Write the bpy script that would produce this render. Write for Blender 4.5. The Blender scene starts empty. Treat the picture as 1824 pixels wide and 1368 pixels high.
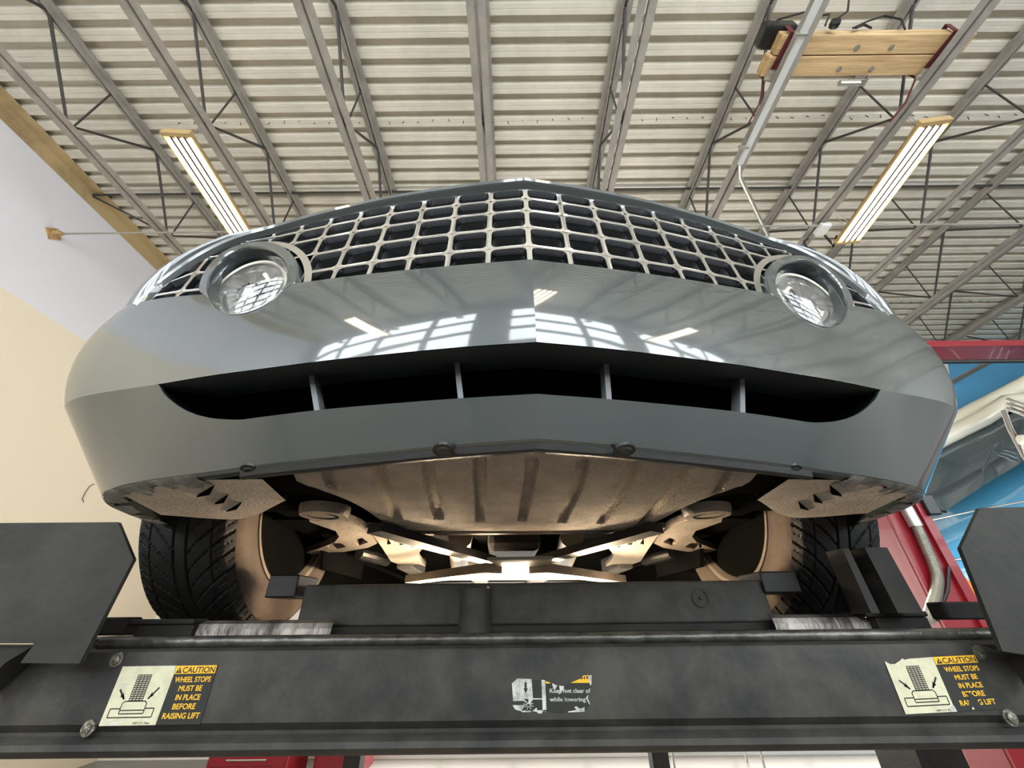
import bpy, bmesh, math, random
import numpy as np
from mathutils import Vector, Matrix
random.seed(7)
scene = bpy.context.scene
COL = scene.collection
# ------------------------------------------------------------------ camera, world, exposure
FPX = 685.0
PIT = math.atan(416 / 685.0)
ROL = math.radians(.6)
X0 = Vector((1, 0, 0)); U0 = Vector((0, -math.sin(PIT), math.cos(PIT))); FW = Vector((0, math.cos(PIT), math.sin(PIT)))
RT = X0 * math.cos(ROL) - U0 * math.sin(ROL); UP = X0 * math.sin(ROL) + U0 * math.cos(ROL)
cd = bpy.data.cameras.new('camera'); cam = bpy.data.objects.new('camera', cd); COL.objects.link(cam)
cd.sensor_width = 36; cd.lens = 36 * FPX / 1824; cd.clip_start = .01; cd.clip_end = 100
cam.matrix_world = Matrix(((RT.x, UP.x, -FW.x, 0), (RT.y, UP.y, -FW.y, 0), (RT.z, UP.z, -FW.z, 0), (0, 0, 0, 1)))
scene.camera = cam
wd = bpy.data.worlds.new('world'); scene.world = wd; wd.use_nodes = True
wd.node_tree.nodes['Background'].inputs[0].default_value = (.8, .9, 1, 1)
wd.node_tree.nodes['Background'].inputs[1].default_value = 1.0
vs = scene.view_settings
vs.view_transform = 'Standard'; vs.look = 'None'; vs.gamma = 1; vs.use_curve_mapping = False
vs.exposure = 0.9
DAY = 4.8       # garage door panes
TUBE = 8.0     # ceiling fluorescent tubes
STRIP = 8.0    # light strips on the lift's runways
WORK = 330.0    # added, unseen work light under the car
FLOOR = -1.5; DECK = 4.66; CHORD = 3.87; WL = -5.29; WR = 12.2; WB = 6.6; WF = -2.8

def ray(px, py): return RT * (px - 912) + UP * (684 - py) + FW * FPX
def at(px, py, X=None, Y=None, Z=None):
    d = ray(px, py)
    t = X / d.x if X is not None else (Y / d.y if Y is not None else Z / d.z)
    return d * t
TH = math.radians(2.0); CO = Vector((.034, .42, 0))
def toc(p):
    q = Vector(p) - CO; c, s = math.cos(TH), math.sin(TH)
    return Vector((q.x * c + q.y * s, -q.x * s + q.y * c, q.z))
def cz(px, py, z): return toc(at(px, py, Z=z))

# ------------------------------------------------------------------ materials
def mat(name, col, rough=.5, metal=0, coat=0, bump=0, bscale=60, var=0, vscale=5, emis=None, estr=0, spec=None, trans=0, col2=None, cut=.5, coatr=.04, stretch=None):
    m = bpy.data.materials.new(name); m.use_nodes = True; nt = m.node_tree; b = nt.nodes['Principled BSDF']
    b.inputs['Base Color'].default_value = (*col, 1); b.inputs['Roughness'].default_value = rough; b.inputs['Metallic'].default_value = metal
    b.inputs['Coat Weight'].default_value = coat; b.inputs['Coat Roughness'].default_value = coatr
    if spec is not None: b.inputs['Specular IOR Level'].default_value = spec
    if trans: b.inputs['Transmission Weight'].default_value = trans
    if emis: b.inputs['Emission Color'].default_value = (*emis, 1); b.inputs['Emission Strength'].default_value = estr
    tc = nt.nodes.new('ShaderNodeTexCoord'); src = tc.outputs['Object']
    if stretch:
        mp = nt.nodes.new('ShaderNodeMapping'); mp.inputs['Scale'].default_value = stretch; nt.links.new(src, mp.inputs[0]); src = mp.outputs[0]
    if var:
        n = nt.nodes.new('ShaderNodeTexNoise'); n.inputs['Scale'].default_value = vscale; n.inputs['Detail'].default_value = 6; n.inputs['Roughness'].default_value = .65
        nt.links.new(src, n.inputs[0])
        rp = nt.nodes.new('ShaderNodeValToRGB'); nt.links.new(n.outputs[0], rp.inputs[0])
        c2 = col2 or tuple(c * (1 - var) for c in col)
        rp.color_ramp.elements[0].position = cut - .14; rp.color_ramp.elements[0].color = (*c2, 1)
        rp.color_ramp.elements[1].position = cut + .14; rp.color_ramp.elements[1].color = (*col, 1)
        nt.links.new(rp.outputs[0], b.inputs['Base Color'])
    if bump:
        n = nt.nodes.new('ShaderNodeTexNoise'); n.inputs['Scale'].default_value = bscale; n.inputs['Detail'].default_value = 4
        nt.links.new(src, n.inputs[0]); bp = nt.nodes.new('ShaderNodeBump'); bp.inputs['Strength'].default_value = bump; bp.inputs['Distance'].default_value = .01
        nt.links.new(n.outputs[0], bp.inputs['Height']); nt.links.new(bp.outputs[0], b.inputs['Normal'])
    return m
M = {}
M['paint'] = mat('slate_grey_car_paint', (.038, .050, .052), .34, 0, 1.0, var=.06, vscale=3, coatr=.05)
# a few stone chips in the paint
def chips(m):
    nt = m.node_tree; b = nt.nodes['Principled BSDF']; l = b.inputs['Base Color'].links[0].from_socket
    tc = nt.nodes.new('ShaderNodeTexCoord'); v = nt.nodes.new('ShaderNodeTexNoise'); v.inputs['Scale'].default_value = 85; v.inputs['Detail'].default_value = 2
    nt.links.new(tc.outputs['Object'], v.inputs[0]); g = nt.nodes.new('ShaderNodeMath'); g.operation = 'GREATER_THAN'; g.inputs[1].default_value = .765
    nt.links.new(v.outputs[0], g.inputs[0]); mx = nt.nodes.new('ShaderNodeMix'); mx.data_type = 'RGBA'
    nt.links.new(g.outputs[0], mx.inputs[0]); nt.links.new(l, mx.inputs[6]); mx.inputs[7].default_value = (.03, .03, .03, 1); nt.links.new(mx.outputs[2], b.inputs['Base Color'])
chips(M['paint']); M['paint'].node_tree.nodes['Principled BSDF'].inputs['Coat IOR'].default_value = 1.8
M['chrome'] = mat('chrome', (.9, .9, .9), .14, 1)
M['black_plastic'] = mat('black_plastic', (.008, .008, .008), .35, bump=.05, bscale=200)
M['grey_plastic'] = mat('dark_grey_plastic', (.05, .052, .055), .5)
M['fin_plastic'] = mat('grey_fin_plastic', (.16, .165, .175), .4)
M['void'] = mat('shade_black', (.004, .004, .004), .9, spec=0)  # flat black; deep shade in gaps and recesses is put into this colour
M['tray'] = mat('textured_undertray_plastic', (.44, .37, .30), .8, spec=.2, bump=1.0, bscale=240, var=.25, vscale=14)
M['shield'] = mat('dusty_splash_shield', (.42, .37, .32), .6, bump=.3, bscale=150, var=.3, vscale=9)
M['scuffed'] = mat('scuffed_edge_metal', (.45, .44, .43), .35, .5, bump=.5, bscale=60, var=.6, vscale=30)
M['alu'] = mat('cast_aluminium', (.17, .145, .12), .55, .2, bump=.25, bscale=90, var=.3, vscale=12)
M['steel'] = mat('pressed_steel', (.20, .175, .145), .5, .4, bump=.2, bscale=40, var=.3, vscale=8)
M['darksteel'] = mat('dark_steel', (.020, .019, .018), .6, 0, spec=.2, bump=.2, bscale=60, var=.4, vscale=10)
M['rubber'] = mat('tyre_rubber', (.022, .022, .023), .62, bump=.12, bscale=160, var=.2, vscale=20)
M['sidewall'] = mat('dusty_sidewall_rubber', (.060, .043, .031), .85, bump=.2, bscale=80, var=.35, vscale=18)
M['rim'] = mat('wheel_rim_alloy', (.24, .205, .17), .45, .4, var=.2, vscale=10)
M['dark_brake'] = mat('shade_dark_brake_metal', (.010, .008, .006), .9, 0, spec=.1, var=.5, vscale=25, bump=.3, bscale=60)  # brake metal darkened to near black to carry the wheelhouse shade
M['lift'] = mat('worn_black_lift_paint', (.034, .031, .027), .62, .1, spec=.3, bump=.08, bscale=35, var=1, vscale=6, col2=(.018, .018, .018), cut=.5)
M['liftgrime'] = mat('grimy_black_lift_paint', (.058, .054, .045), .6, .05, spec=.35, bump=.15, bscale=45, var=1, vscale=9, col2=(.020, .020, .0195), cut=.52)
M['jack'] = mat('scuffed_grey_black_jack_paint', (.075, .075, .068), .55, .05, spec=.35, bump=.12, bscale=50, var=1, vscale=11, col2=(.036, .037, .035), cut=.5)
M['plate'] = mat('grimy_black_steel_plate', (.040, .038, .033), .62, .05, spec=.35, bump=.12, bscale=60, var=1, vscale=5, col2=(.020, .020, .019), cut=.5)
M['rail'] = mat('worn_steel_rail', (.16, .155, .14), .35, .6, bump=.2, bscale=60, var=.6, vscale=25)
M['scraped'] = mat('scraped_bare_steel', (.42, .38, .34), .45, .6, bump=.8, bscale=70, var=1, vscale=22, col2=(.05, .045, .04), stretch=(1, .3, .25))
M['bolt'] = mat('dirty_zinc_bolt', (.30, .29, .24), .4, .8, bump=.4, bscale=200, var=.6, vscale=100)
M['red'] = mat('red_lift_paint', (.24, .006, .014), .4, 0, .15)
M['orange'] = mat('orange_paint', (.80, .25, .015), .4)
M['conduit'] = mat('galvanised_conduit', (.55, .55, .50), .35, .8, bump=.2, bscale=50)
M['whitestrip'] = mat('bright_conduit_face', (.8, .8, .78), .3, .4)
M['joist'] = mat('grey_primer_joist', (.36, .33, .29), .6, .1, var=.25, vscale=6)
M['web'] = mat('dark_web_rod', (.045, .04, .036), .6, .1)
M['deck'] = mat('galvanised_roof_deck', (.74, .69, .59), .5, .1, var=.18, vscale=1.6, bump=.06, bscale=20)
M['wood'] = mat('yellow_pine_timber', (.66, .46, .24), .6, var=1, vscale=3.5, col2=(.42, .27, .13), bump=.3, bscale=12, stretch=(.5, 9, 9), cut=.46)
M['woodend'] = mat('pine_end_grain', (.60, .38, .17), .65, var=.5, vscale=25)
M['strap'] = mat('maroon_webbing_strap', (.12, .02, .025), .7, bump=.3, bscale=200)
M['ratchet'] = mat('zinc_ratchet', (.5, .48, .42), .35, .8)
M['wire'] = mat('black_cable', (.015, .014, .014), .5)
M['housing'] = mat('fixture_enamel', (.42, .29, .13), .4)
M['divider'] = mat('tan_fixture_divider', (.02, .011, .003), .6)
M['tube'] = mat('fluorescent_tube', (1, .95, .85), .4, emis=(1, .88, .68), estr=TUBE)
M['strip'] = mat('runway_light_strip', (1, .9, .7), .4, emis=(1, .74, .44), estr=STRIP)
M['work'] = mat('added_work_light_tube', (1, .95, .85), .4, emis=(1, .76, .5), estr=WORK)
M['floor'] = mat('concrete_floor', (.20, .19, .175), .4, var=.15, vscale=2)
M['trim'] = mat('rust_stained_tan_ledger', (.50, .38, .20), .6, .1, var=1, vscale=1.4, col2=(.20, .11, .05), cut=.36)
M['white'] = mat('white_enamel', (.7, .7, .68), .4)
M['blue'] = mat('sky_blue_car_paint', (.10, .46, .80), .25, 0, 1, coatr=.03)
M['cream'] = mat('cream_car_paint', (.80, .74, .58), .3, 0, 1)
M['glass'] = mat('dark_car_glass', (.05, .07, .075), .04, 0, 1, spec=1)
M['lamp_glass'] = mat('clear_lamp_glass', (1, 1, 1), .02, trans=1)
M['reflector'] = mat('fluted_reflector', (.95, .94, .92), .38, .85)
M['lampring'] = mat('cream_lamp_ring', (.62, .58, .5), .35)
M['sticker_cream'] = mat('cream_vinyl', (.62, .60, .42), .45, var=1, vscale=45, col2=(.50, .48, .34), cut=.42)
M['sticker_yellow'] = mat('yellow_vinyl', (.85, .48, .03), .45)
M['sticker_black'] = mat('black_vinyl', (.022, .024, .022), .4)
M['sticker_torn'] = mat('torn_white_vinyl', (.60, .60, .54), .5, var=1, vscale=70, col2=(.16, .17, .18), cut=.42)
M['daylight'] = mat('daylight_pane', (.8, .9, 1), .1, emis=(.88, .95, 1), estr=DAY)
M['daylight_back'] = mat('daylight_pane_back', (.8, .8, .8), .1, emis=(1, .95, .86), estr=3.0)
def wall_mat(name, kind):
    m = bpy.data.materials.new(name); m.use_nodes = True; nt = m.node_tree; b = nt.nodes['Principled BSDF']; b.inputs['Roughness'].default_value = .75
    tc = nt.nodes.new('ShaderNodeTexCoord'); sp = nt.nodes.new('ShaderNodeSeparateXYZ'); nt.links.new(tc.outputs['Object'], sp.inputs[0])
    g = nt.nodes.new('ShaderNodeMath'); g.operation = 'GREATER_THAN'; mx = nt.nodes.new('ShaderNodeMix'); mx.data_type = 'RGBA'
    if kind == 'left':
        nt.links.new(sp.outputs[2], g.inputs[0]); g.inputs[1].default_value = 2.98
        mx.inputs[6].default_value = (.80, .70, .54, 1); mx.inputs[7].default_value = (.74, .73, .77, 1)
    else:
        a = nt.nodes.new('ShaderNodeMath'); a.operation = 'MULTIPLY_ADD'; a.inputs[1].default_value = -.45
        nt.links.new(sp.outputs[2], a.inputs[0]); nt.links.new(sp.outputs[0], a.inputs[2])
        nt.links.new(a.outputs[0], g.inputs[0]); g.inputs[1].default_value = 7.0
        mx.inputs[6].default_value = (.80, .76, .68, 1); mx.inputs[7].default_value = (.10, .36, .60, 1)
    nt.links.new(g.outputs[0], mx.inputs[0]); nt.links.new(mx.outputs[2], b.inputs['Base Color'])
    n = nt.nodes.new('ShaderNodeTexNoise'); n.inputs['Scale'].default_value = 1.2; n.inputs['Detail'].default_value = 5; nt.links.new(tc.outputs['Object'], n.inputs[0])
    bp = nt.nodes.new('ShaderNodeBump'); bp.inputs['Strength'].default_value = .1; nt.links.new(n.outputs[0], bp.inputs['Height']); nt.links.new(bp.outputs[0], b.inputs['Normal'])
    return m
M['wall_left'] = wall_mat('two_tone_wall_paint', 'left'); M['wall_back'] = wall_mat('blue_and_white_wall_paint', 'back')
M['wall'] = mat('white_wall_paint', (.62, .61, .58), .7)

# ------------------------------------------------------------------ mesh helpers
def V(*a): return Vector(a)
def link(name, bm, mats, parent=None, smooth=None, kind=None):
    me = bpy.data.meshes.new(name)
    bmesh.ops.recalc_face_normals(bm, faces=bm.faces)
    bm.to_mesh(me); bm.free()
    for m in (mats if isinstance(mats, (list, tuple)) else [mats]): me.materials.append(M[m])
    if smooth is not None:
        for p in me.polygons: p.use_smooth = True
        me.set_sharp_from_angle(angle=math.radians(smooth))
    o = bpy.data.objects.new(name, me); COL.objects.link(o)
    if parent is not None:
        o.parent = parent
        if parent.get('zoff') is not None: pass
    if kind: o['kind'] = kind
    return o
def tag(o, label, cat, group=None):
    o['label'] = label; o['category'] = cat
    if group: o['group'] = group
    return o
def thing(name, label, cat, loc=(0, 0, 0), group=None):
    o = bpy.data.objects.new(name, None); COL.objects.link(o); o.location = loc; o.empty_display_size = .05
    return tag(o, label, cat, group)
def part(name, bm, mats, root, smooth=None, label=None):
    """mesh built in world coordinates, parented to a thing that is only translated"""
    p = root; off = Vector((0, 0, 0))
    while p is not None: off += p.location; p = p.parent
    for v in bm.verts: v.co -= off
    o = link(name, bm, mats, root, smooth)
    if label: o['label'] = label
    return o
def box(bm, a, b, mi=0, bev=0):
    a = Vector(a); b = Vector(b); t = bmesh.new()
    bmesh.ops.create_cube(t, size=1)
    for v in t.verts: v.co = Vector(((a.x + b.x) / 2 + v.co.x * abs(b.x - a.x), (a.y + b.y) / 2 + v.co.y * abs(b.y - a.y), (a.z + b.z) / 2 + v.co.z * abs(b.z - a.z)))
    if bev: bmesh.ops.bevel(t, geom=t.edges[:], offset=bev, segments=2, affect='EDGES', profile=.5)
    merge(bm, t, mi)
def merge(bm, t, mi=0):
    vm = [bm.verts.new(v.co) for v in t.verts]
    for i, v in enumerate(t.verts): v.index = i
    for f in t.faces:
        try:
            g = bm.faces.new([vm[v.index] for v in f.verts]); g.material_index = mi if mi is not None else f.material_index
        except ValueError: pass
    t.free()
def tube(bm, pts, r, n=8, mi=0, caps=True, rs=None):
    pts = [Vector(p) for p in pts]; rings = []; ref = None
    for i, p in enumerate(pts):
        d = (pts[min(i + 1, len(pts) - 1)] - pts[max(i - 1, 0)]).normalized()
        if ref is None: ref = Vector((0, 0, 1)) if abs(d.z) < .9 else Vector((1, 0, 0))
        s = d.cross(ref).normalized(); u = s.cross(d).normalized(); ref = u
        rr = rs[i] if rs else r
        rings.append([bm.verts.new(p + s * math.cos(2 * math.pi * k / n) * rr + u * math.sin(2 * math.pi * k / n) * rr) for k in range(n)])
    for a, b in zip(rings, rings[1:]):
        for k in range(n):
            f = bm.faces.new((a[k], a[(k + 1) % n], b[(k + 1) % n], b[k])); f.material_index = mi
    if caps:
        for q in (rings[0][::-1], rings[-1]): f = bm.faces.new(q); f.material_index = mi
def bar(bm, a, b, w, h, mi=0, up=(0, 0, 1)):
    """rectangular bar from a to b, w across, h along up"""
    a = Vector(a); b = Vector(b); d = (b - a).normalized(); s = d.cross(Vector(up)).normalized(); u = s.cross(d)
    q = [[bm.verts.new(p + s * (x * w / 2) + u * (z * h / 2)) for x, z in ((-1, -1), (1, -1), (1, 1), (-1, 1))] for p in (a, b)]
    for k in range(4): bm.faces.new((q[0][k], q[0][(k + 1) % 4], q[1][(k + 1) % 4], q[1][k])).material_index = mi
    bm.faces.new(q[0][::-1]).material_index = mi; bm.faces.new(q[1]).material_index = mi
def grid(bm, rows, mi=0, close=False):
    vs_ = [[bm.verts.new(p) for p in r] for r in rows]
    for a, b in zip(vs_, vs_[1:]):
        n = len(a)
        for k in range(n if close else n - 1):
            try: bm.faces.new((a[k], a[(k + 1) % n], b[(k + 1) % n], b[k])).material_index = mi
            except ValueError: pass
    return vs_
def plate(bm, pts, thick, mi=0, holes=()):
    """polygon (with holes) extruded by vector thick"""
    t = bmesh.new(); loops = [list(pts)] + [list(h) for h in holes]; es = []
    for lp in loops:
        v = [t.verts.new(p) for p in lp]
        es += [t.edges.new((v[i], v[(i + 1) % len(v)])) for i in range(len(v))]
    bmesh.ops.triangle_fill(t, edges=es, use_beauty=True)
    r = bmesh.ops.extrude_face_region(t, geom=t.faces[:])
    for g in r['geom']:
        if isinstance(g, bmesh.types.BMVert): g.co += Vector(thick)
    merge(bm, t, mi)
def lathe(bm, prof, c, axis, n=48, mi=0, mis=None):
    """prof: (r, h) along axis from c"""
    c = Vector(c); ax = Vector(axis).normalized(); s = ax.orthogonal().normalized(); u = ax.cross(s)
    rows = [[c + ax * h + (s * math.cos(2 * math.pi * k / n) + u * math.sin(2 * math.pi * k / n)) * max(r, 1e-5) for k in range(n)] for r, h in prof]
    v = [[bm.verts.new(p) for p in r] for r in rows]
    for i, (a, b) in enumerate(zip(v, v[1:])):
        for k in range(n): bm.faces.new((a[k], a[(k + 1) % n], b[(k + 1) % n], b[k])).material_index = (mis[i] if mis else mi)
def cr(xs, ys, x):
    """cubic Hermite interpolation"""
    xs = list(xs); n = len(xs)
    x = min(max(x, xs[0]), xs[-1])
    i = max(0, min(n - 2, int(np.searchsorted(xs, x, side='right')) - 1))
    def sl(j):
        if j == 0: return (ys[1] - ys[0]) / (xs[1] - xs[0])
        if j == n - 1: return (ys[-1] - ys[-2]) / (xs[-1] - xs[-2])
        a = (ys[j] - ys[j - 1]) / (xs[j] - xs[j - 1]); b = (ys[j + 1] - ys[j]) / (xs[j + 1] - xs[j])
        return 0 if a * b <= 0 else 2 * a * b / (a + b)
    h = xs[i + 1] - xs[i]; t = (x - xs[i]) / h
    return (2 * t**3 - 3 * t**2 + 1) * ys[i] + (t**3 - 2 * t**2 + t) * h * sl(i) + (-2 * t**3 + 3 * t**2) * ys[i + 1] + (t**3 - t**2) * h * sl(i + 1)

# ------------------------------------------------------------------ the room
def struct(name, bm, m, smooth=None): return link(name, bm, m, None, smooth, 'structure')
bm = bmesh.new(); box(bm, (WL - .2, WF - .2, FLOOR - .1), (WR + .2, WB + .2, FLOOR)); struct('floor', bm, 'floor')
bm = bmesh.new(); box(bm, (WL - .2, WF, FLOOR), (WL, WB, DECK + .1)); struct('wall_left', bm, 'wall_left')
bm = bmesh.new(); box(bm, (WR, WF, FLOOR), (WR + .2, WB, DECK + .1)); struct('wall_right', bm, 'wall')
bm = bmesh.new(); box(bm, (WL - .2, WB, FLOOR), (WR + .2, WB + .2, DECK + .1)); struct('wall_back', bm, 'wall_back')
# corrugated roof deck
bm = bmesh.new(); rows = []; per = .1524; y = WF
prof = [(0, 0), (.036, 0), (.039, .004), (.043, 0), (.080, 0), (.092, .055), (.142, .055), (.1524, 0)]
n = int((WB - WF) / per) + 1
for i in range(n):
    for q, (dy, dz) in enumerate(prof[:-1]): rows.append((WF + i * per + dy, DECK + dz))
low = [[V(x, yy, zz) for yy, zz in rows] for x in (WL - .1, 0, WR + .1)]
grid(bm, low); grid(bm, [[V(WL - .2, WF, DECK + .12), V(WL - .2, WB, DECK + .12)], [V(WR + .2, WF, DECK + .12), V(WR + .2, WB, DECK + .12)]])
ceiling = struct('ceiling', bm, 'deck')
scr = None
for Ys, x0, x1 in ((2.10, -3.6, 6.0), (5.03, 4.6, 8.4)):
    x = x0
    while x < x1:
        if scr is None:
            bm = bmesh.new(); tube(bm, [(0, 0, 0), (.004, 0, -.045)], .004, 5); scr = link('deck_screw', bm, 'web', ceiling); c = scr
        else: c = scr.copy(); COL.objects.link(c); c.parent = ceiling
        c.location = (x, Ys + random.uniform(-.015, .015), DECK + .002); c.rotation_euler = (random.uniform(-.3, .3), random.uniform(-.4, .4), 0)
        x += .163 if Ys < 3 else .17
# tan ledger where the wall meets the deck
bm = bmesh.new(); bar(bm, (WL + .006, WF, DECK - .09), (WL + .006, WB, DECK - .09), .012, .18); bar(bm, (WL + .07, WF, DECK - .008), (WL + .07, WB, DECK - .008), .14, .012)
struct('trim_1', bm, 'trim')
# front wall behind the camera, with two glazed sectional doors
bm = bmesh.new(); box(bm, (WL, WF - .2, FLOOR), (WR, WF, DECK + .1)); struct('wall_front', bm, 'wall')
for k, xd in enumerate((-3.0, 1.2, 5.4, 9.6)):
    bm = bmesh.new(); w2 = 1.9
    box(bm, (xd - w2, WF, FLOOR), (xd + w2, WF + .06, 4.3))
    d = link('door_%d' % (k + 1), bm, 'white', None, None, 'structure')
    for j in range(6):
        for i in range(4):
            xa = xd - w2 + .12 + i * .93; za = FLOOR + 2.35 + j * .56
            b2 = bmesh.new(); box(b2, (xa, WF + .055, za), (xa + .78, WF + .07, za + .40)); link('window_pane', b2, 'daylight', d)

bm = bmesh.new(); box(bm, (-1.9, WB - .06, FLOOR), (5.5, WB, 1.25)); d = link('door_5', bm, 'white', None, None, 'structure')
for i in range(8):
    b2 = bmesh.new(); xa = -1.85 + i * .92; box(b2, (xa, WB - .075, FLOOR + .12), (xa + .87, WB - .055, 1.15)); link('window_pane', b2, 'daylight_back', d)
# ------------------------------------------------------------------ roof joists
def joist(X, label):
    t = thing('roof_joist', label, 'roof joist', (X, 0, CHORD), 'open-web roof joists')
    for nm, Z, s in (('bottom_chord', CHORD, 1), ('top_chord', DECK - .03, -1)):
        b = bmesh.new()
        for sx in (-1, 1):
            bar(b, (X + sx * .014, WF, Z + s * .025), (X + sx * .014, WB, Z + s * .025), .007, .05)
            bar(b, (X + sx * .043, WF, Z + (0 if s > 0 else 0)), (X + sx * .043, WB, Z), .058, .007)
        part(nm, b, 'joist', t)
    b = bmesh.new(); y = -1.81; zt = DECK - .05; zb = CHORD + .02
    while y < WB - .1:
        tube(b, [(X, y - .595, zt), (X, y, zb), (X, y + .595, zt)], .015, 6)
        if y > -9: tube(b, [(X, y + .03, zb), (X, y + .03, zt)], .009, 6)
        y += 1.19
    # keep within the room
    for v in b.verts: v.co.y = min(max(v.co.y, WF + .01), WB - .01)
    part('web', b, 'web', t)
    return t
jl = {-3: 'grey open-web roof joist nearest the white left wall', -2: 'grey open-web roof joist beside the left fluorescent fixture, on its wall side',
      -1: 'grey open-web roof joist between the left fluorescent fixture and the car badge line', 0: 'grey roof joist running straight up the middle of the photo above the grille apex',
      1: 'grey roof joist just right of the middle one', 2: 'grey roof joist with the bright conduit under it, carrying the left end of the timbers',
      3: 'grey roof joist carrying the right end of the timbers and the outlet box', 4: 'grey roof joist just right of the right fluorescent fixture',
      5: 'grey roof joist second to the right of the right fixture', 6: 'grey roof joist third to the right of the right fixture', 7: 'grey roof joist above the red lift beam', 8: 'grey roof joist farthest from the white left wall'}
jl[-1] = 'grey open-web roof joist next left of the middle one'
for k in range(-3, 9): joist(-.238 + 1.27 * k, jl[k])
# bridging rods
for nm, Y, Z, xa, xb, r, lab in (('bridging_rod', 2.89, DECK - .04, WL + .01, WR - .01, .014, 'dark bridging rod under the deck, crossing the top chords'),
                                 ('bridging_rod', 2.87, CHORD - .030, WL + .02, WR - .01, .010, 'thin tan bridging rod running from the wall bracket under the bottom chords')):
    b = bmesh.new(); tube(b, [(xa, Y, Z), (xb, Y, Z)], r, 8); o = link(nm, b, 'web' if r > .012 else 'joist'); tag(o, lab, 'rod')
b = bmesh.new(); tube(b, [(WL + .02, 2.90, DECK - .06), (-4.05, 2.93, CHORD + .03)], .012, 6); tag(link('bridging_brace', b, 'web'), 'dark diagonal brace from the left wall ledger down to the first joist', 'rod')
b = bmesh.new(); p = at(100, 405, X=WL); p.y = 2.87; p.z = CHORD - .03
plate(b, [V(WL, p.y - .09, p.z), V(WL, p.y, p.z - .09), V(WL, p.y + .09, p.z), V(WL, p.y, p.z + .09)], (.012, 0, 0)); box(b, (WL, p.y - .02, p.z - .03), (WL + .09, p.y + .02, p.z + .03)); tube(b, [(WL + .02, 2.87, CHORD - .03), (WL + .12, 2.87, CHORD - .03)], .02, 8)
tag(link('wall_bracket', b, 'woodend'), 'small rusty bracket plate on the left wall holding the rod', 'bracket')
b = bmesh.new(); q = at(1385, 405, Y=3.5); tube(b, [(q.x, 3.5, q.z), (WR - .02, 3.5, q.z)], .013, 8); tag(link('electrical_conduit', b, 'conduit'), 'thin galvanised conduit crossing the ceiling right of the outlet box', 'conduit')

# ------------------------------------------------------------------ fluorescent fixtures
def fixture(x0, y0, x1, y1, z, label, group):
    a = V(x0, y0, z); c = V(x1, y1, z); d = (c - a).normalized(); s = V(d.y, -d.x, 0); w = .235
    t = thing('fluorescent_fixture', label, 'ceiling light', (a + c) / 2, group)
    b = bmesh.new()
    bar(b, a + V(0, 0, .035), c + V(0, 0, .035), w, .012); bar(b, a + V(0, 0, .06), c + V(0, 0, .06), w * .45, .04)
    for sg in (-1, 1): bar(b, a + s * sg * (w / 2 - .003) + V(0, 0, .022), c + s * sg * (w / 2 - .003) + V(0, 0, .022), .006, .04)
    for k in (-1, 0, 1): bar(b, a + s * k * .054 + V(0, 0, .012), c + s * k * .054 + V(0, 0, .012), .019, .03, 1)
    for e, f in ((a, -1), (c, 1)): bar(b, e - s * w / 2 + d * f * .015 + V(0, 0, .025), e + s * w / 2 + d * f * .015 + V(0, 0, .025), .03, .06)
    part('housing', b, ['housing', 'divider'], t)
    for k in range(4):
        b = bmesh.new(); o = s * (-.081 + .054 * k) + V(0, 0, .004); tube(b, [a + o + d * .02, c + o - d * .02], .016, 10); part('lamp_tube', b, 'tube', t)
    for e in (a + d * .1, c - d * .1):
        b = bmesh.new(); p = e + V(0, 0, .07); tgt = V(-.238 + 1.27 * round((p.x + .238) / 1.27), p.y, CHORD - .03); i = 0
        for sg in (-1, 1):
            st = e + s * sg * .05 + V(0, 0, .06); nn = 14
            for j in range(nn):
                m0 = st.lerp(tgt, (j + .0) / nn); m1 = st.lerp(tgt, (j + 1.15) / nn); tube(b, [m0, m1], .003, 4)
        part('hanger_chain', b, 'conduit', t)
    return t
zl = 3.42
A = at(315, 243, Z=zl); B = at(428, 418, Z=zl); fixture(A.x, A.y, B.x, B.y, zl, 'four-tube fluorescent fixture hung by the left wall', 'four-tube fluorescent fixtures')
A = at(1665, 222, Z=zl); B = at(1512, 430, Z=zl); fixture(A.x, A.y, B.x, B.y, zl, 'four-tube fluorescent fixture hung right of the timbers', 'four-tube fluorescent fixtures')
for (x, y) in ((-2.778, -1.9), (1.032, -1.7), (3.572, -1.9), (1.032, 4.9), (7.382, -1.5), (-2.778, 5.0)):  # extra unseen fixtures, added to light the walls
    fixture(x, y - .6, x, y + .6, zl, {0: 'added, unseen four-tube fluorescent fixture behind the camera or the car'}[0], 'added fluorescent fixtures out of sight')

# ------------------------------------------------------------------ timbers strapped on the joists
zt = CHORD + .065
def timber(y0, y1, xl, xr, label):
    b = bmesh.new(); box(b, (xl, y0, zt), (xr, y1, zt + .10), 0, .006)
    for f in b.faces:
        if abs(f.calc_center_median().x - xl) < .004 or abs(f.calc_center_median().x - xr) < .004: f.material_index = 1
    t = tag(link('timber', b, ['wood', 'woodend']), label, 'timber', 'timbers on the roof joists')
    for k, xx in enumerate(((.42, .60), (.40, .53))[0 if y0 < 1.5 else 1]):
        c = bmesh.new(); X = xl + (xr - xl) * xx; lathe(c, [(0, -.012), (.012, -.012), (.012, -.004), (.022, -.004), (.022, 0)], (X, (y0 + y1) / 2 + .02, zt), (0, 0, 1), 8)
        o = link('bolt', c, 'ratchet', t)
    return t
P1 = at(1395, 63, Z=zt); P2 = at(1735, 68, Z=zt); P3 = at(1375, 100, Z=zt); P4 = at(1360, 137, Z=zt)
timber(P1.y, P3.y - .004, P1.x, P2.x, 'pine timber nearer the camera, strapped across two roof joists'); timber(P3.y + .004, P4.y, P3.x - .02, P2.x - .06, 'second pine timber, bolted alongside on the car side')
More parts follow.
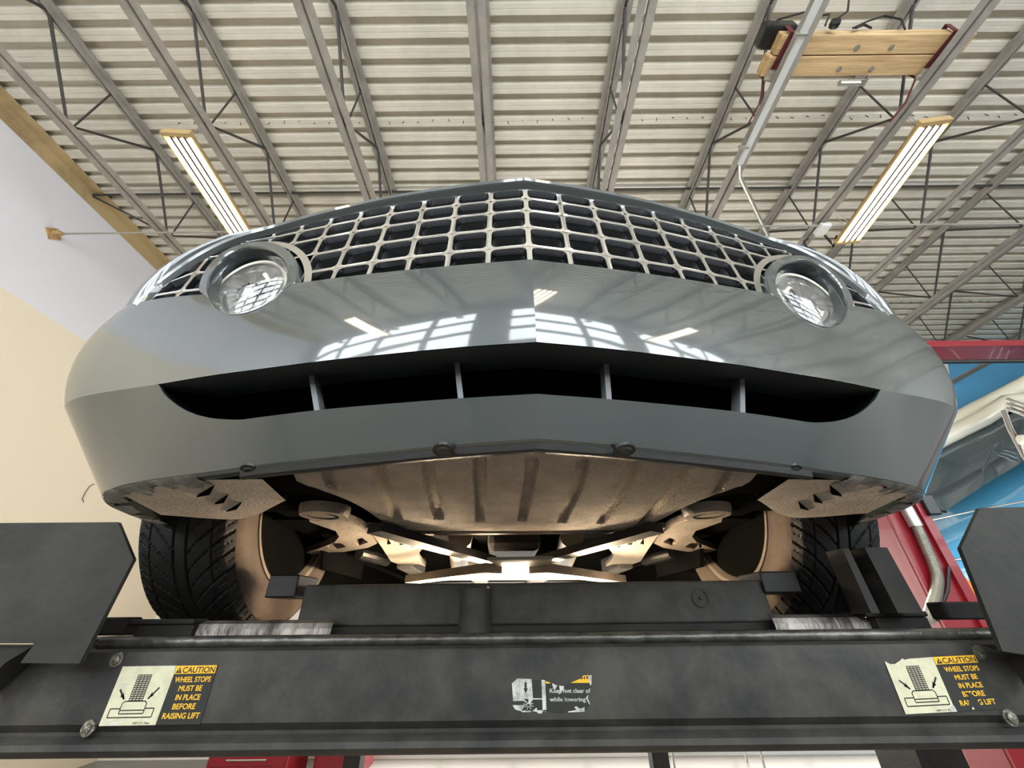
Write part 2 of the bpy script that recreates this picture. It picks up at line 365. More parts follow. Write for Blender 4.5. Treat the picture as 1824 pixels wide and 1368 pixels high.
for px, lab in ((1391, 'maroon ratchet strap around the left end of the timbers'), (1668, 'maroon ratchet strap around the right end of the timbers')):
    t = thing('ratchet_strap', lab, 'strap', at(px, 100, Z=zt), 'straps on the timbers'); X = t.location.x; b = bmesh.new()
    y0, y1 = P1.y - .02, P4.y + .02; pts = [V(X, y0, zt - .012), V(X - .03, y1, zt - .012), V(X - .03, y1 + .012, zt + .11), V(X, y0 - .004, zt + .115)]
    for i in range(4): bar(b, pts[i], pts[(i + 1) % 4], .04, .006, up=(1, 0, 0) if False else (0, .3, 1))
    tube(b, [V(X - .05, y1, zt - .02), V(X - .04, y1 + .15, CHORD - .02), V(X - .06, y1 + .3, CHORD - .03)], .008, 6)
    tube(b, [V(X + .06, y0 + .05, zt - .014), V(X + .08, y0 + .1, zt - .016), V(X - .02, y0 + .26, zt - .02), V(X - .06, y1, zt - .02)], .007, 6)
    part('webbing', b, 'strap', t); b = bmesh.new(); box(b, (X - .06, y1 - .08, zt - .06), (X + .0, y1 + .0, zt - .016), 0, .008); tube(b, [(X - .08, y1 - .03, zt - .05), (X + .02, y1 - .03, zt - .05)], .012, 8); part('ratchet', b, 'ratchet', t)
# bracket and tube below the timbers
t = thing('hinge_bracket', 'small steel bracket with a round tube end under the timbers', 'bracket', at(1520, 146, Z=zt - .03)); c = t.location.copy(); b = bmesh.new(); box(b, c + V(-.05, -.02, -.006), c + V(.1, .03, .006), 0, .003)
part('plate', b, 'ratchet', t); b = bmesh.new(); tube(b, [c + V(-.13, 0, -.02), c + V(.04, 0, -.02)], .022, 10); part('tube', b, 'conduit', t)
# black box and cables on top of the timbers
t = thing('winch_motor', 'black motor box with cables on top of the timbers', 'motor', at(1430, 60, Z=zt + .11)); b = bmesh.new(); box(b, (P1.x - .10, P1.y - .03, zt + .105), (P1.x + .16, P3.y, zt + .24), 0, .02); part('motor_case', b, 'black_plastic', t)
for pts in ([(1375, 45), (1385, 35), (1410, 28), (1432, 22)], [(1455, 38), (1462, 28), (1478, 25), (1470, 45)], [(1485, 42), (1492, 33), (1510, 20), (1512, 0)], [(1520, 50), (1545, 38), (1575, 28), (1605, 34), (1612, 52)], [(1525, 50), (1540, 44), (1552, 50)]):
    b = bmesh.new(); pp = [at(x, y, Y=P1.y - .03) for x, y in pts]; sm = []
    for i in range(len(pp) - 1):
        for k in range(6): sm.append(pp[i].lerp(pp[i + 1], k / 6))
    sm.append(pp[-1]); part('cable', b_ if False else (tube(b, sm, .008, 6) or b), 'wire', t)
b = bmesh.new(); lathe(b, [(0, -.02), (.035, -.02), (.038, 0), (.035, .02), (0, .02)], at(1487, 42, Y=P1.y - .06), (.3, 1, .2), 16); part('cable_reel', b, 'black_plastic', t)
# conduit with a bright face below the timber joist, turning away over the car
t = thing('surface_conduit', 'bright white-faced conduit clipped under the joist left of the timbers', 'conduit', at(1400, 130, Z=3.80)); b = bmesh.new()
pts = [at(1462, -6, Z=3.80), at(1318, 292, Z=3.80)]; bar(b, pts[0], pts[1], .045, .03); part('raceway', b, 'whitestrip', t)
b = bmesh.new(); e = at(1318, 315, Z=3.83); tube(b, [pts[1], e, at(1368, 420, Z=3.86)], .02, 8); part('bent_conduit', b, 'conduit', t)
for px, py in ((1427, 62), (1325, 262)):
    b = bmesh.new(); c = at(px, py, Z=3.79); box(b, c + V(-.05, -.012, -.015), c + V(.05, .012, .02), 0, .004); part('conduit_clip', b, 'ratchet', t)
# outlet box with cables
t = thing('outlet_box', 'white outlet box with black plugs under the joist by the right fixture', 'outlet', at(1465, 408, Z=CHORD - .05)); c = t.location.copy(); b = bmesh.new(); box(b, c + V(-.06, -.07, -.03), c + V(.06, .07, .03), 0, .01); part('box', b, 'white', t)
for sg, pts in enumerate(([(1468, 418), (1480, 432), (1484, 440), (1490, 420)], [(1440, 425), (1432, 430), (1436, 440), (1452, 447)])):
    b = bmesh.new(); tube(b, [at(x, y, Z=CHORD - .06) for x, y in pts], .012, 6); part('cable', b, 'wire', t)

# ------------------------------------------------------------------ the grey car
GZ = -.03
car = thing('car', 'slate grey car with a chrome egg-crate grille, raised nose-on above the camera', 'car', (CO.x, CO.y, GZ)); car.rotation_euler = (0, 0, TH)
def cpart(name, bm, mats, root=None, smooth=None, label=None):
    """mesh in car coordinates (z absolute)"""
    for v in bm.verts: v.co.z -= GZ
    o = link(name, bm, mats, root or car, smooth)
    if label: o['label'] = label
    return o
Kc = dict(x=[0, .1, .2, .3, .4, .5, .6, .66, .725, .79, .838, .864, .878, .886, .888], y=[0, .013, .03, .05, .075, .102, .132, .150, .168, .190, .222, .27, .35, .45, .52])
Kb = dict(x=[0, .1, .2, .3, .395, .49, .58, .63, .68, .725, .755, .775, .785, .79, .79], y=[.047, .062, .08, .10, .125, .155, .185, .205, .23, .26, .29, .33, .38, .45, .52])
Km = dict(x=[0, .1, .2, .3, .4, .5, .6, .673, .75, .828, .88, .906, .916, .92, .922], y=[.008, .021, .038, .058, .083, .11, .14, .157, .174, .196, .222, .268, .345, .44, .52])
Kt = dict(x=[0, .1, .2, .3, .4, .5, .6, .675, .75, .825, .872, .898, .91, .915, .918], y=[.022, .035, .052, .072, .097, .124, .152, .168, .185, .207, .235, .285, .355, .44, .52])
ZT = [.512, .513, .517, .522, .53, .54, .551, .559, .565, .567, .567, .567, .567, .567, .567]
ZC = [.322, .322, .322, .323, .325, .328, .33, .332, .333, .333, .333, .333, .333, .333, .333]
ZB = [.200, .198, .195, .192, .191, .19, .19, .19, .19, .19, .19, .188, .186, .184, .182]
ID = list(range(15))
def lev(K, Z, u): return V(cr(ID, K['x'], u), cr(ID, K['y'], u), cr(ID, Z, u) if isinstance(Z, list) else Z)
def up_pt(u, v):
    """v 0 crease .. 1 top; quadratic through crease, bulge, top"""
    a, m, c = lev(Kc, ZC, u), lev(Km, .45, u), lev(Kt, ZT, u); tm = (m.z - a.z) / (c.z - a.z)
    z = a.z + (c.z - a.z) * v; t = v
    la = (t - tm) * (t - 1) / (tm); lm = t * (t - 1) / (tm * (tm - 1)); lc = t * (t - tm) / (1 - tm)
    q = a * la + m * lm + c * lc; q.z = z; return q
def ys(x, z):
    """depth of the nose surface at lateral x, height z"""
    x = abs(x); yt = cr(Kt['x'], Kt['y'], x); zt_ = cr(Kt['x'], ZT, x)
    if z >= zt_: return yt + .12 * (z - zt_)
    yc = cr(Kc['x'][:-1], Kc['y'][:-1], min(x, .886)); ym = cr(Km['x'], Km['y'], x)
    if z >= .45: return ym + (yt - ym) * (z - .45) / (zt_ - .45)
    if z >= .325: return yc + (ym - yc) * (z - .325) / .125
    return yc + (.325 - z) * .37
RC = {-1: (-.553, .578), 1: (.602, .578)}; RI = .110
def ringp(s, a, o=0.0):
    xc, zc = RC[s]; return xc + s * ((.089 + o) * math.cos(a) + (.050 + o * .3) * math.sin(a)), zc + (.114 + o) * math.sin(a)
RLOW = {s: sorted(ringp(s, 2 * math.pi * k / 360) for k in range(360)) for s in RC}
def in_ring(x, z, o=0.0):
    for s, (xc, zc) in RC.items():
        sa = (z - zc) / (.114 + o); ca = (s * (x - xc) - (.050 + o * .3) * sa) / (.089 + o)
        if sa * sa + ca * ca < 1: return True
    return False
us = [i / 18 for i in range(0, 8 * 18)] + [8 + i / 8 for i in range(0, 49)]
def ring_low(xs):
    for s, (xc, zc) in RC.items():
        if abs(xs - xc) < .12:
            z = zc - .118
            while z < zc + .06:
                if in_ring(xs, z): return z
                z += .0006
    return None
def intake_z(x):
    return cr([0, .43, .48, .52, .55, .575, .595, .606], [.255, .256, .262, .272, .284, .299, .315, .331], abs(x))
bm = bmesh.new()
for sgn in (-1, 1):
    rows = []; low = []; 
    for u in us:
        T = up_pt(u, 1); C = up_pt(u, 0); z1 = 1.0; rl = ring_low(sgn * T.x)
        if rl is not None and rl < T.z: z1 = (rl - C.z) / (T.z - C.z)
        col = [up_pt(u, z1 * k / 14) for k in range(15)]
        if z1 == 1: col += [T + V(0, .006, .004), T + V(0, .016, .003), T + V(0, .05, -.01)]
        else: e = col[-1]; col += [e + V(0, .003, .001), e + V(0, .006, .001), e + V(0, .010, .001)]
        rows.append([V(sgn * p.x, p.y, p.z) for p in col])
        Bt = lev(Kb, ZB, u); top = C.copy()
        if C.x < .606:
            zi = intake_z(C.x); f = (C.z - zi) / (C.z - Bt.z); top = C.lerp(Bt, f)
        lo = [top.lerp(Bt, k / 10) for k in range(11)]
        if C.x < .606: lo = [top + V(0, .035, .0), top + V(0, .006, .0015), top + V(0, .002, .001)] + lo
        else: lo = [top] * 3 + lo
        lo += [Bt + V(0, .006, -.004), Bt + V(0, .02, -.005)]
        low.append([V(sgn * p.x, p.y, p.z) for p in lo])
    grid(bm, rows); grid(bm, low)
bmesh.ops.remove_doubles(bm, verts=bm.verts, dist=.00005); bmesh.ops.dissolve_degenerate(bm, edges=bm.edges, dist=.00001)
bumper = cpart('bumper_cover', bm, 'paint', None, 11)
# intake: grey ceiling behind the crease, liner, vertical fins
bm = bmesh.new()
for sgn in (-1, 1):
    rows = []
    for i in range(0, 61):
        x = .607 * i / 60; C = V(x, ys(x, .33), cr(Kc['x'], ZC, x)); k = min(1, (.607 - x) / .05) ; d = .085 * k + .02
        rows.append([V(sgn * p.x, p.y, p.z) for p in (C + V(0, .001, -.0005), C + V(0, d * .5, .012 * k), C + V(0, d * .5 + .001, .014 * k), C + V(0, d, .028 * k))])
    grid(bm, rows)
cpart('intake_lip', bm, 'grey_plastic', bumper, 30, 'dark grey upper lip of the lower intake')
bm = bmesh.new()
for sgn in (-1, 1):
    rows = []
    for i in range(0, 31):
        x = .607 * i / 30; y = ys(x, .33); zi = intake_z(x) - .001; xx = sgn * x
        rows.append([V(xx, y + .03, zi), V(xx * .97, y + .12, zi + .0), V(xx * .97, y + .20, zi + .01), V(xx * .97, y + .20, .42), V(xx * .99, y + .08, .355)])
    grid(bm, rows)
    e = [V(sgn * p[0], p[1], p[2]) for p in ((.607, ys(.607, .33) + .002, .330), (.607, ys(.607, .33) + .14, .36), (.59, ys(.6, .33) + .2, .36), (.50, .30, .262), (.50, ys(.5, .3) + .03, .262), (.56, ys(.56, .3) + .02, .289))]
    bm.faces.new([bm.verts.new(p) for p in e])
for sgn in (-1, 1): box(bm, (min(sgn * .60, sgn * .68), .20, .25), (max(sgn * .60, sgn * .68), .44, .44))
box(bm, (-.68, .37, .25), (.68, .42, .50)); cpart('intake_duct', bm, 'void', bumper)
for xt, yt_, xb_, yb_ in ((.361, .118, .311, .084), (.119, .080, .1025, .048)):
    for sg in (-1, 1):
        bm = bmesh.new(); bar(bm, V(sg * xb_, yb_ + .012, .2535), V(sg * xt, yt_ + .012, .352), .0075, .026, up=(0, 1, 0)); cpart('intake_fin', bm, 'fin_plastic', bumper)
# lower black strip with push clips
bm = bmesh.new(); rows = []
for sgn in (-1, 1):
    rows = []
    for i in range(0, 7 * 6 + 1):
        u = i / 6 * .62; p = lev(Kb, ZB, u); rows.append([V(sgn * q.x, q.y, q.z) for q in (p + V(0, .004, -.003), p + V(0, .006, -.012), p + V(0, .009, -.0145), p + V(0, .017, -.0135))])
    grid(bm, rows)
lip = cpart('lower_lip', bm, 'black_plastic', bumper)
for px, py in ((790, 803), (1113, 803), (1410, 838), (447, 838)):
    p = cz(px, py, .187); bm = bmesh.new(); lathe(bm, [(0, -.004), (.009, -.003), (.010, -.001), (.0145, 0), (.0145, .004)], (p.x, p.y, .187), (0, .25, 1), 16); cpart('push_clip', bm, 'black_plastic', lip)
# worn flange under the bumper corners
for sgn in (-1, 1):
    bm = bmesh.new(); rows = []
    for i in range(0, 50):
        u = 5.2 + i / 49 * 8.0; p = lev(Kb, ZB, u); q = lev(Kb, ZB, min(14, u + .01)); o = .035 + .014 * math.sin(i * 1.3) * (i % 5 > 1) + .010 * math.sin(i * .55)
        nrm = V(-(q.y - p.y), (q.x - p.x), 0)
        nrm = V(-.8, .6, 0) if nrm.length < 1e-6 else (V(nrm.x, nrm.y, 0).normalized())
        rows.append([V(sgn * t.x, t.y, t.z) for t in (p + V(0, .001, -.001), p + nrm * .008 + V(0, 0, -.006), p + nrm * o + V(0, 0, -.004 - .004 * (i % 3 == 0)))])
    grid(bm, rows); cpart('bumper_flange', bm, 'scuffed', bumper, 40, 'scraped lower edge of the bumper corner')
# fog lamp rings and lamps
for s, (xc, zc) in RC.items():
    bm = bmesh.new(); n = 128; loops = []
    for q in range(9):
        lp = []
        for k in range(n):
            a = 2 * math.pi * k / n; sa = math.sin(a); up_ = min(1, max(0, (sa + .35 + .25 * (math.cos(a) < 0)) / .35)); up_ = up_ * up_ * (3 - 2 * up_); vis = .010 * max(0, sa)
            w_ = .003 + .020 * up_
            o, dy, f = ((w_ + .004, .17, .2), (w_ + .003, .014, 1), (w_, .003, 1), (w_ - .002, .0, 1), (.0035 * up_, -.001, 1), (.0005, .001, 1), (-.002, .006, 1), (-.007, .03, .6), (-.012, .06, .2))[q]
            x, z = ringp(s, a, o); x1_, z1_ = ringp(s, a, min(o, w_) if q else w_)
            y = ys(x1_, z1_) - vis * f + dy - .0012
            if q == 0 and up_ < .5: y = ys(x1_, z1_) + .03
            lp.append(V(x, y, z))
        loops.append(lp)
    grid(bm, loops, close=True); ring = cpart('fog_lamp_ring', bm, 'paint', bumper, 35, 'grey painted ring around the fog lamp')
    lx = xc + s * .022; lz = zc + .012; yl = ys(lx, lz) + .036; lc = V(lx, yl, lz); ax = V(s * .16, -1, -.06).normalized()
    bm = bmesh.new(); lathe(bm, [(.089, -.02), (.091, -.002), (.087, .003), (.083, .005), (.071, .004), (.068, -.006)], lc, ax, 64, mis=[0, 0, 0, 1, 1]); lamp = cpart('fog_lamp', bm, ['grey_plastic', 'lampring'], None, 30, 'clear round fog lamp with a fluted reflector')
    # fluted reflector bowl
    bm = bmesh.new(); n = 72; rows = []; sv = ax.orthogonal().normalized(); sv = V(1, 0, 0) - ax * ax.x; sv.normalize(); uv = sv.cross(ax) * -1
    if uv.z < 0: uv = -uv
    for j in range(13):
        r = .069 * (1 - j / 12 * .86); d = -.006 - .05 * (j / 12) ** .75; row = []
        for k in range(n):
            a = 2 * math.pi * k / n; fl = .0045 * abs(math.sin(a * 9)) * (1 if math.sin(a) > -.1 else .2) + (.006 if (k // 12) % 2 else 0) * (j > 3)
            row.append(lc + sv * r * math.cos(a) + uv * r * math.sin(a) + ax * (d + fl * (j > 0)))
        rows.append(row)
    grid(bm, rows, close=True); cpart('reflector', bm, 'reflector', lamp, 20)
    bm = bmesh.new(); lathe(bm, [(.012, -.05), (.012, -.02), (.019, -.018), (.020, -.012), (.016, -.006), (.006, -.003), (0, -.003)], lc - uv * .008, ax, 24); cpart('bulb_shield', bm, 'reflector', lamp, 30)
    bm = bmesh.new(); lathe(bm, [(.083, .002), (.075, .006), (.06, .010), (.03, .014), (0, .015)], lc, ax, 48); lathe(bm, [(.082, .000), (.074, .004), (.06, .008), (.03, .012), (0, .013)], lc, ax, 48); cpart('lens', bm, 'lamp_glass', lamp, 60)
    bm = bmesh.new(); lathe(bm, [(.088, -.012), (.088, -.06), (.07, -.09), (0, -.10)], lc, ax, 32); cpart('lamp_housing', bm, 'black_plastic', lamp, 30)
# grille
GT_X = [0, .2, .4, .56, .662, .724, .763, .785, .789]; GT_Z = [.782, .782, .781, .773, .752, .709, .655, .60, .552]
def gtop(x): return cr(GT_X, GT_Z, abs(x))
GY = .008
def gp(x, z, d=0): return V(x, ys(x, z) + GY + d, z)
rowz = [.50, .563, .625, .686, .734, .778]; cw = .0718
def cell_loop(x0, x1, z0, z1, r, n=5):
    out = []
    for cx, cz_, a0 in ((x1 - r, z1 - r, 0), (x0 + r, z1 - r, 90), (x0 + r, z0 + r, 180), (x1 - r, z0 + r, 270)):
        for k in range(n):
            a = math.radians(a0 + 90 * k / (n - 1)); out.append((cx + r * math.cos(a), cz_ + r * math.sin(a)))
    return out
bm = bmesh.new(); bk = bmesh.new()
for i in range(-11, 11):
    x0, x1 = i * cw, (i + 1) * cw; xm = (x0 + x1) / 2
    for j in range(5):
        sh = lambda x: .024 * (x / .7)**2 - .0
        def zc_(x, zz): return min(zz + sh(x), gtop(x) if abs(x) < .789 else .5)
        zt0 = min(zc_(x0, rowz[j + 1]), zc_(x1, rowz[j + 1]), 9); 
        if abs(xm) > .786: continue
        # corner heights
        def bl(x, zz): return min(zz + sh(x), gtop(min(abs(x), .7885)))
        X0_, X1_ = max(x0, -.7875), min(x1, .7875)
        hL = bl(X0_, rowz[j + 1]) - bl(X0_, rowz[j]); hR = bl(X1_, rowz[j + 1]) - bl(X1_, rowz[j])
        if hL < .004 and hR < .004: continue
        def Q(u, v, d):
            x = X0_ + (X1_ - X0_) * u; zlo = bl(x, rowz[j]); zhi = bl(x, rowz[j + 1]); return gp(x, zlo + (zhi - zlo) * v, d)
        hm = max(hL, hR, .01); bw = .0042 / cw; bh = .0042 / hm
        inner = cell_loop(bw, 1 - bw, bh, 1 - bh, .5 * .018 / cw if True else 0)
        rr = .0105
        # rounded rectangle in metres mapped to unit square
        W = X1_ - X0_; 
        lp = cell_loop(.0050, W - .0050, .0046, hm - .0046, min(rr, hm / 2 - .0049) if hm > .012 else .0005)
        inner = [(a / W, b / hm) for a, b in lp]
        outer = []
        for (a, b) in inner:
            du, dv = a - .5, b - .5; m_ = max(abs(du), abs(dv)); outer.append((.5 + du / m_ * .5, .5 + dv / m_ * .5))
        mid = [(a * .9 + c * .1, b * .9 + d * .1) for (a, b), (c, d) in zip(inner, outer)]
        if in_ring(xm, Q(.5, .5, 0).z, .012): continue
        L = [[Q(a, b, 0) for a, b in outer], [Q(a, b, -.0008) for a, b in mid], [Q(a, b, .002) for a, b in inner], [Q(a, b, .014) for a, b in inner]]
        grid(bm, L, close=True)
        # black crate behind: side cheeks with a notch
        sm = [(.5 + (a - .5) * .97, .5 + (b - .5) * .97) for a, b in inner]; s2 = [(.5 + (a - .5) * .62, .5 + (b - .5) * .80) for a, b in inner]
        grid(bk, [[Q(a, b, .014) for a, b in sm], [Q(a, b, .045) for a, b in s2], [Q(a, b, .07) for a, b in s2]], close=True)
bmesh.ops.remove_doubles(bm, verts=bm.verts, dist=.0002)
grille = cpart('grille', bm, 'chrome', None, 30, 'chrome egg-crate grille')
# chrome arcs beside the lamp rings
for s, (xc, zc) in RC.items():
    g2 = bmesh.new(); pts = []
    for k in range(40):
        a = math.radians(100 + 110 * k / 39); a = math.pi - a if s > 0 else a
        pts.append((a, k))
    rows = []
    for a, k in pts:
        row = []
        for r, d in ((.135, .014), (.136, -.001), (.152, -.001), (.153, .014)):
            x, z = ringp(s, (math.pi - a) if s > 0 else a, r - .103); row.append(gp(x, min(z, gtop(min(abs(x), .785)) + .002), d))
        rows.append(row)
    grid(g2, rows); cpart('grille_arc', g2, 'chrome', grille, 30)
cpart('grille_crate', bk, 'grey_plastic', grille, None, 'dark grey plastic crate behind the chrome')
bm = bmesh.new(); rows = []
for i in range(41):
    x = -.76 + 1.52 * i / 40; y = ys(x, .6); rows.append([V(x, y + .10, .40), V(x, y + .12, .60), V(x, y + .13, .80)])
grid(bm, rows); box(bm, (-.58, .35, .22), (.58, 1.55, .80)); cpart('engine_bay_blackout', bm, 'void')  # black panels that block the view; engine bay shade is their colour
bm = bmesh.new()
for z, r in ((.60, .028), (.71, .02)): tube(bm, [V(x / 10, ys(x / 10, .6) + .10, z + .0) for x in range(-6, 7)], r, 10)
cpart('bumper_reinforcement', bm, 'darksteel', None, 40)
# rim of the grille opening
OUT = [(0, .811), (.2, .811), (.4, .811), (.57, .803), (.68, .780), (.748, .737), (.787, .678), (.808, .61), (.812, .562)]
INN = [(0, .780), (.2, .780), (.4, .779), (.56, .771), (.662, .750), (.724, .707), (.763, .655), (.786, .60), (.790, .552)]
idx = list(range(9))
def oc(L, u): return cr(idx, [p[0] for p in L], u), cr(idx, [p[1] for p in L], u)
bm = bmesh.new(); us2 = [k / 8 for k in range(65)]
for s in (-1, 1):
    rows = []
    for u in us2:
        xo, zo = oc(OUT, u); xi, zi = oc(INN, u); yo = ys(xo, zo); f = lambda t, d: V(s * (xi + (xo - xi) * t), yo + d, zi + (zo - zi) * t)
        rows.append([f(-.02, .03), f(0, .016), f(.03, .006), f(.15, .0), f(.35, -.006), f(.6, -.007), f(.85, .001), f(1.0, .013), f(1.06, .03)])
    grid(bm, rows)
bmesh.ops.remove_doubles(bm, verts=bm.verts, dist=.0001); cpart('grille_surround', bm, 'paint', None, 25)
# hood and fenders
S = [[(x, ys(x, z) + .030, z + .002) for x, z in OUT],
     [(0, .12, .842), (.21, .14, .842), (.42, .165, .84), (.59, .20, .829), (.71, .21, .800), (.79, .216, .742), (.834, .222, .68), (.85, .226, .62), (.852, .229, .569)],
     [(0, .27, .868), (.22, .28, .87), (.43, .30, .868), (.59, .31, .855), (.71, .31, .824), (.815, .29, .752), (.872, .277, .695), (.894, .273, .63), (.897, .272, .569)],
     [(0, .55, .905), (.24, .55, .91), (.46, .55, .91), (.63, .55, .895), (.76, .55, .86), (.85, .55, .79), (.90, .55, .71), (.913, .55, .63), (.915, .55, .569)],
     [(0, .95, .945), (.25, .95, .95), (.48, .95, .95), (.65, .95, .935), (.78, .95, .90), (.865, .95, .82), (.905, .95, .74), (.914, .95, .66), (.915, .95, .60)],
     [(0, 1.35, .975), (.25, 1.35, .98), (.48, 1.35, .98), (.66, 1.35, .965), (.79, 1.35, .93), (.87, 1.35, .85), (.908, 1.35, .77), (.915, 1.35, .69), (.915, 1.35, .60)]]
bm = bmesh.new()
for s in (-1, 1):
    rows = []
    for u in us2:
        row = []
        for j in range(len(S)):
            row.append([cr(idx, [p[c] for p in S[j]], u) for c in range(3)])
        fine = []
        for t in range(0, 5 * 6 + 1): fine.append(V(*[cr(list(range(6)), [r[c] for r in row], t / 6) for c in range(3)]))
        rows.append([V(s * p.x, p.y, p.z) for p in fine])
    grid(bm, rows)
bmesh.ops.remove_doubles(bm, verts=bm.verts, dist=.0001); cpart('hood', bm, 'paint', None, 30, 'slate grey hood and front fenders')
# body sides with wheel arches, rear, cabin
AX_F, AX_R = .83, 3.55; AZ = .303
for s in (-1, 1):
    bm = bmesh.new(); rows = []; y = .50
    while y < 4.35:
        zb = .17
        for a in (AX_F, AX_R):
            if abs(y - a) < .375: zb = max(zb, AZ + math.sqrt(.375**2 - (y - a)**2))
        xs_ = .905 if y < 4 else .905 - (y - 4) * .3; zt2 = .60 if y < 1.35 else .80
        rows.append([V(s * (xs_ - .02), y, zb), V(s * xs_, y, max(zb + .02, .35)), V(s * xs_, y, max(zb + .03, .55)), V(s * (xs_ + .005), y, max(zt2, zb + .04)), V(s * (xs_ - (0.0 if y < 1.35 else .06)), y, zt2 + (.0 if y < 1.35 else .12))]); y += .05
    grid(bm, rows); cpart('body_side', bm, 'paint', None, 30)
    bm = bmesh.new(); rows = []
    for k in range(0, 19):
        a = math.pi * k / 18; rows.append([V(s * .885, AX_F + .372 * math.cos(a), AZ + .372 * math.sin(a)), V(s * .56, AX_F + .372 * math.cos(a), AZ + .372 * math.sin(a))])
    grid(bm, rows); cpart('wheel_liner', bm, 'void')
bm = bmesh.new(); box(bm, (-.84, 2.9, .88), (.84, 4.4, .93), 0, .02); box(bm, (-.82, 4.32, .25), (.82, 4.45, .92), 0, .05); cpart('rear_deck', bm, 'paint')
bm = bmesh.new(); grid(bm, [[V(-.72, 1.35, .97), V(.72, 1.35, .97)], [V(-.58, 2.0, 1.28), V(.58, 2.0, 1.28)]]); cpart('windshield', bm, 'glass')
bm = bmesh.new(); box(bm, (-.6, 1.98, 1.26), (.6, 2.95, 1.31), 0, .03); box(bm, (-.7, 1.4, .9), (.7, 3.0, .99), 0, .02); box(bm, (-.58, 2.85, .95), (.58, 2.95, 1.28)); cpart('soft_top', bm, 'black_plastic')
bm = bmesh.new(); box(bm, (-.80, 1.3, .26), (.80, 4.3, .30)); cpart('floor_pan', bm, 'darksteel')
# undertray
def yfront(x): return cr(Kb['x'], Kb['y'], abs(x)) + .014 + max(0, abs(x) - .365) * 2.2
def yrear(x): return cr([0, .25, .285, .295, .302, .315, .34, .36, .40, .412], [.512, .500, .47, .42, .33, .275, .235, .222, .243, .250], abs(x))
ribs = [(-.292, .066, -.322, .215), (-.217, .06, -.253, .396), (-.148, .058, -.170, .387), (-.076, .058, -.088, .414), (-.004, .057, -.002, .405), (.068, .062, .083, .425), (.140, .068, .168, .432), (.221, .078, .257, .446), (.292, .09, .325, .24)]
def trayz(x, y):
    z = .170 + .018 * max(0, 1 - (y - yfront(x)) / .11) ** 1.3 + (.16 * max(0, abs(x) - .26)); h = 0
    for x0, y0, x1, y1 in ribs:
        y0 += .030 - .02 * (abs(x0) > .28); t = (y - y0) / (y1 - y0)
        if -.06 < t < 1.03:
            d = abs(x - (x0 + (x1 - x0) * min(max(t, 0), 1)))
            e = min(1, max(0, (t + .03) / .05)) * min(1, max(0, (1.005 - t) / .018)); k = min(1, max(0, (.0098 - d) / .0035)); h = max(h, e * k)
    return z + .012 * h
bm = bmesh.new(); rows = []; xs_ = np.arange(-.412, .4121, .0022)
for x in xs_:
    a, b_ = yfront(x), yrear(x); N = 90; col = [V(x, a + (b_ - a) * k / N, trayz(x, a + (b_ - a) * k / N)) for k in range(N + 1)]; e = col[-1]; col += [e + V(0, .002, .003), e + V(0, .002, .016)]
    rows.append(col)
grid(bm, rows); tray = cpart('undertray', bm, 'tray', None, 50, 'textured dark plastic undertray with long grooves')
# splash shields ahead of the tyres
for s in (-1, 1):
    bm = bmesh.new(); rows = []; N = 70
    lou = [(.495, .262), (.518, .300), (.548, .334)]
    for i in range(N + 1):
        t = i / N; # from inner to outer
        f = V(.415 + .27 * t, .176 + .055 * t ** 2.2, 0); r = V(0, 0, 0)
        r.x = .438 + .27 * t; r.y = cr([0, .52, .6, 1], [.302, .425, .432, .375], t)
        row = []
        for j in range(51):
            q = f.lerp(r, j / 50); z = .186 - .03 * t * (j / 50) * .3
            h = 0
            for lx, ly in lou:
                dx = (q.x - lx) / .04; dy = (q.y - ly)
                if 0 <= dx <= 1 and 0 <= dy <= .020 * (1 - dx) : h = max(h, 0)
            row.append(V(s * q.x, q.y, z + .012 * h))
        row.append(row[-1] + V(0, .003, .012)); rows.append(row)
    grid(bm, rows); sh = cpart('splash_shield', bm, 'shield', None, 25, 'dusty grey splash shield with three louvres')
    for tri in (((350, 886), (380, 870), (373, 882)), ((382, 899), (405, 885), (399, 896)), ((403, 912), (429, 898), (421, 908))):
        b2 = bmesh.new(); q3 = [cz(px, py, .180) for px, py in tri]; plate(b2, [V(s * abs(q.x), q.y, q.z) for q in q3], (0, 0, .006)); cpart('louvre_shade', b2, 'void', sh)  # flat black triangles painted as the shade in the louvre openings
    bm = bmesh.new(); pp = [lev(Kb, .203, 3.2 + k * .5) for k in range(21)]; pp = [V(s * (p.x - .02), p.y + .022, p.z) for p in pp] + [V(s * .36, .44, .203)]; plate(bm, pp, (0, 0, .05)); cpart('bumper_cavity_shade', bm, 'void')  # black plate filling the gap with the shade inside the bumper corner
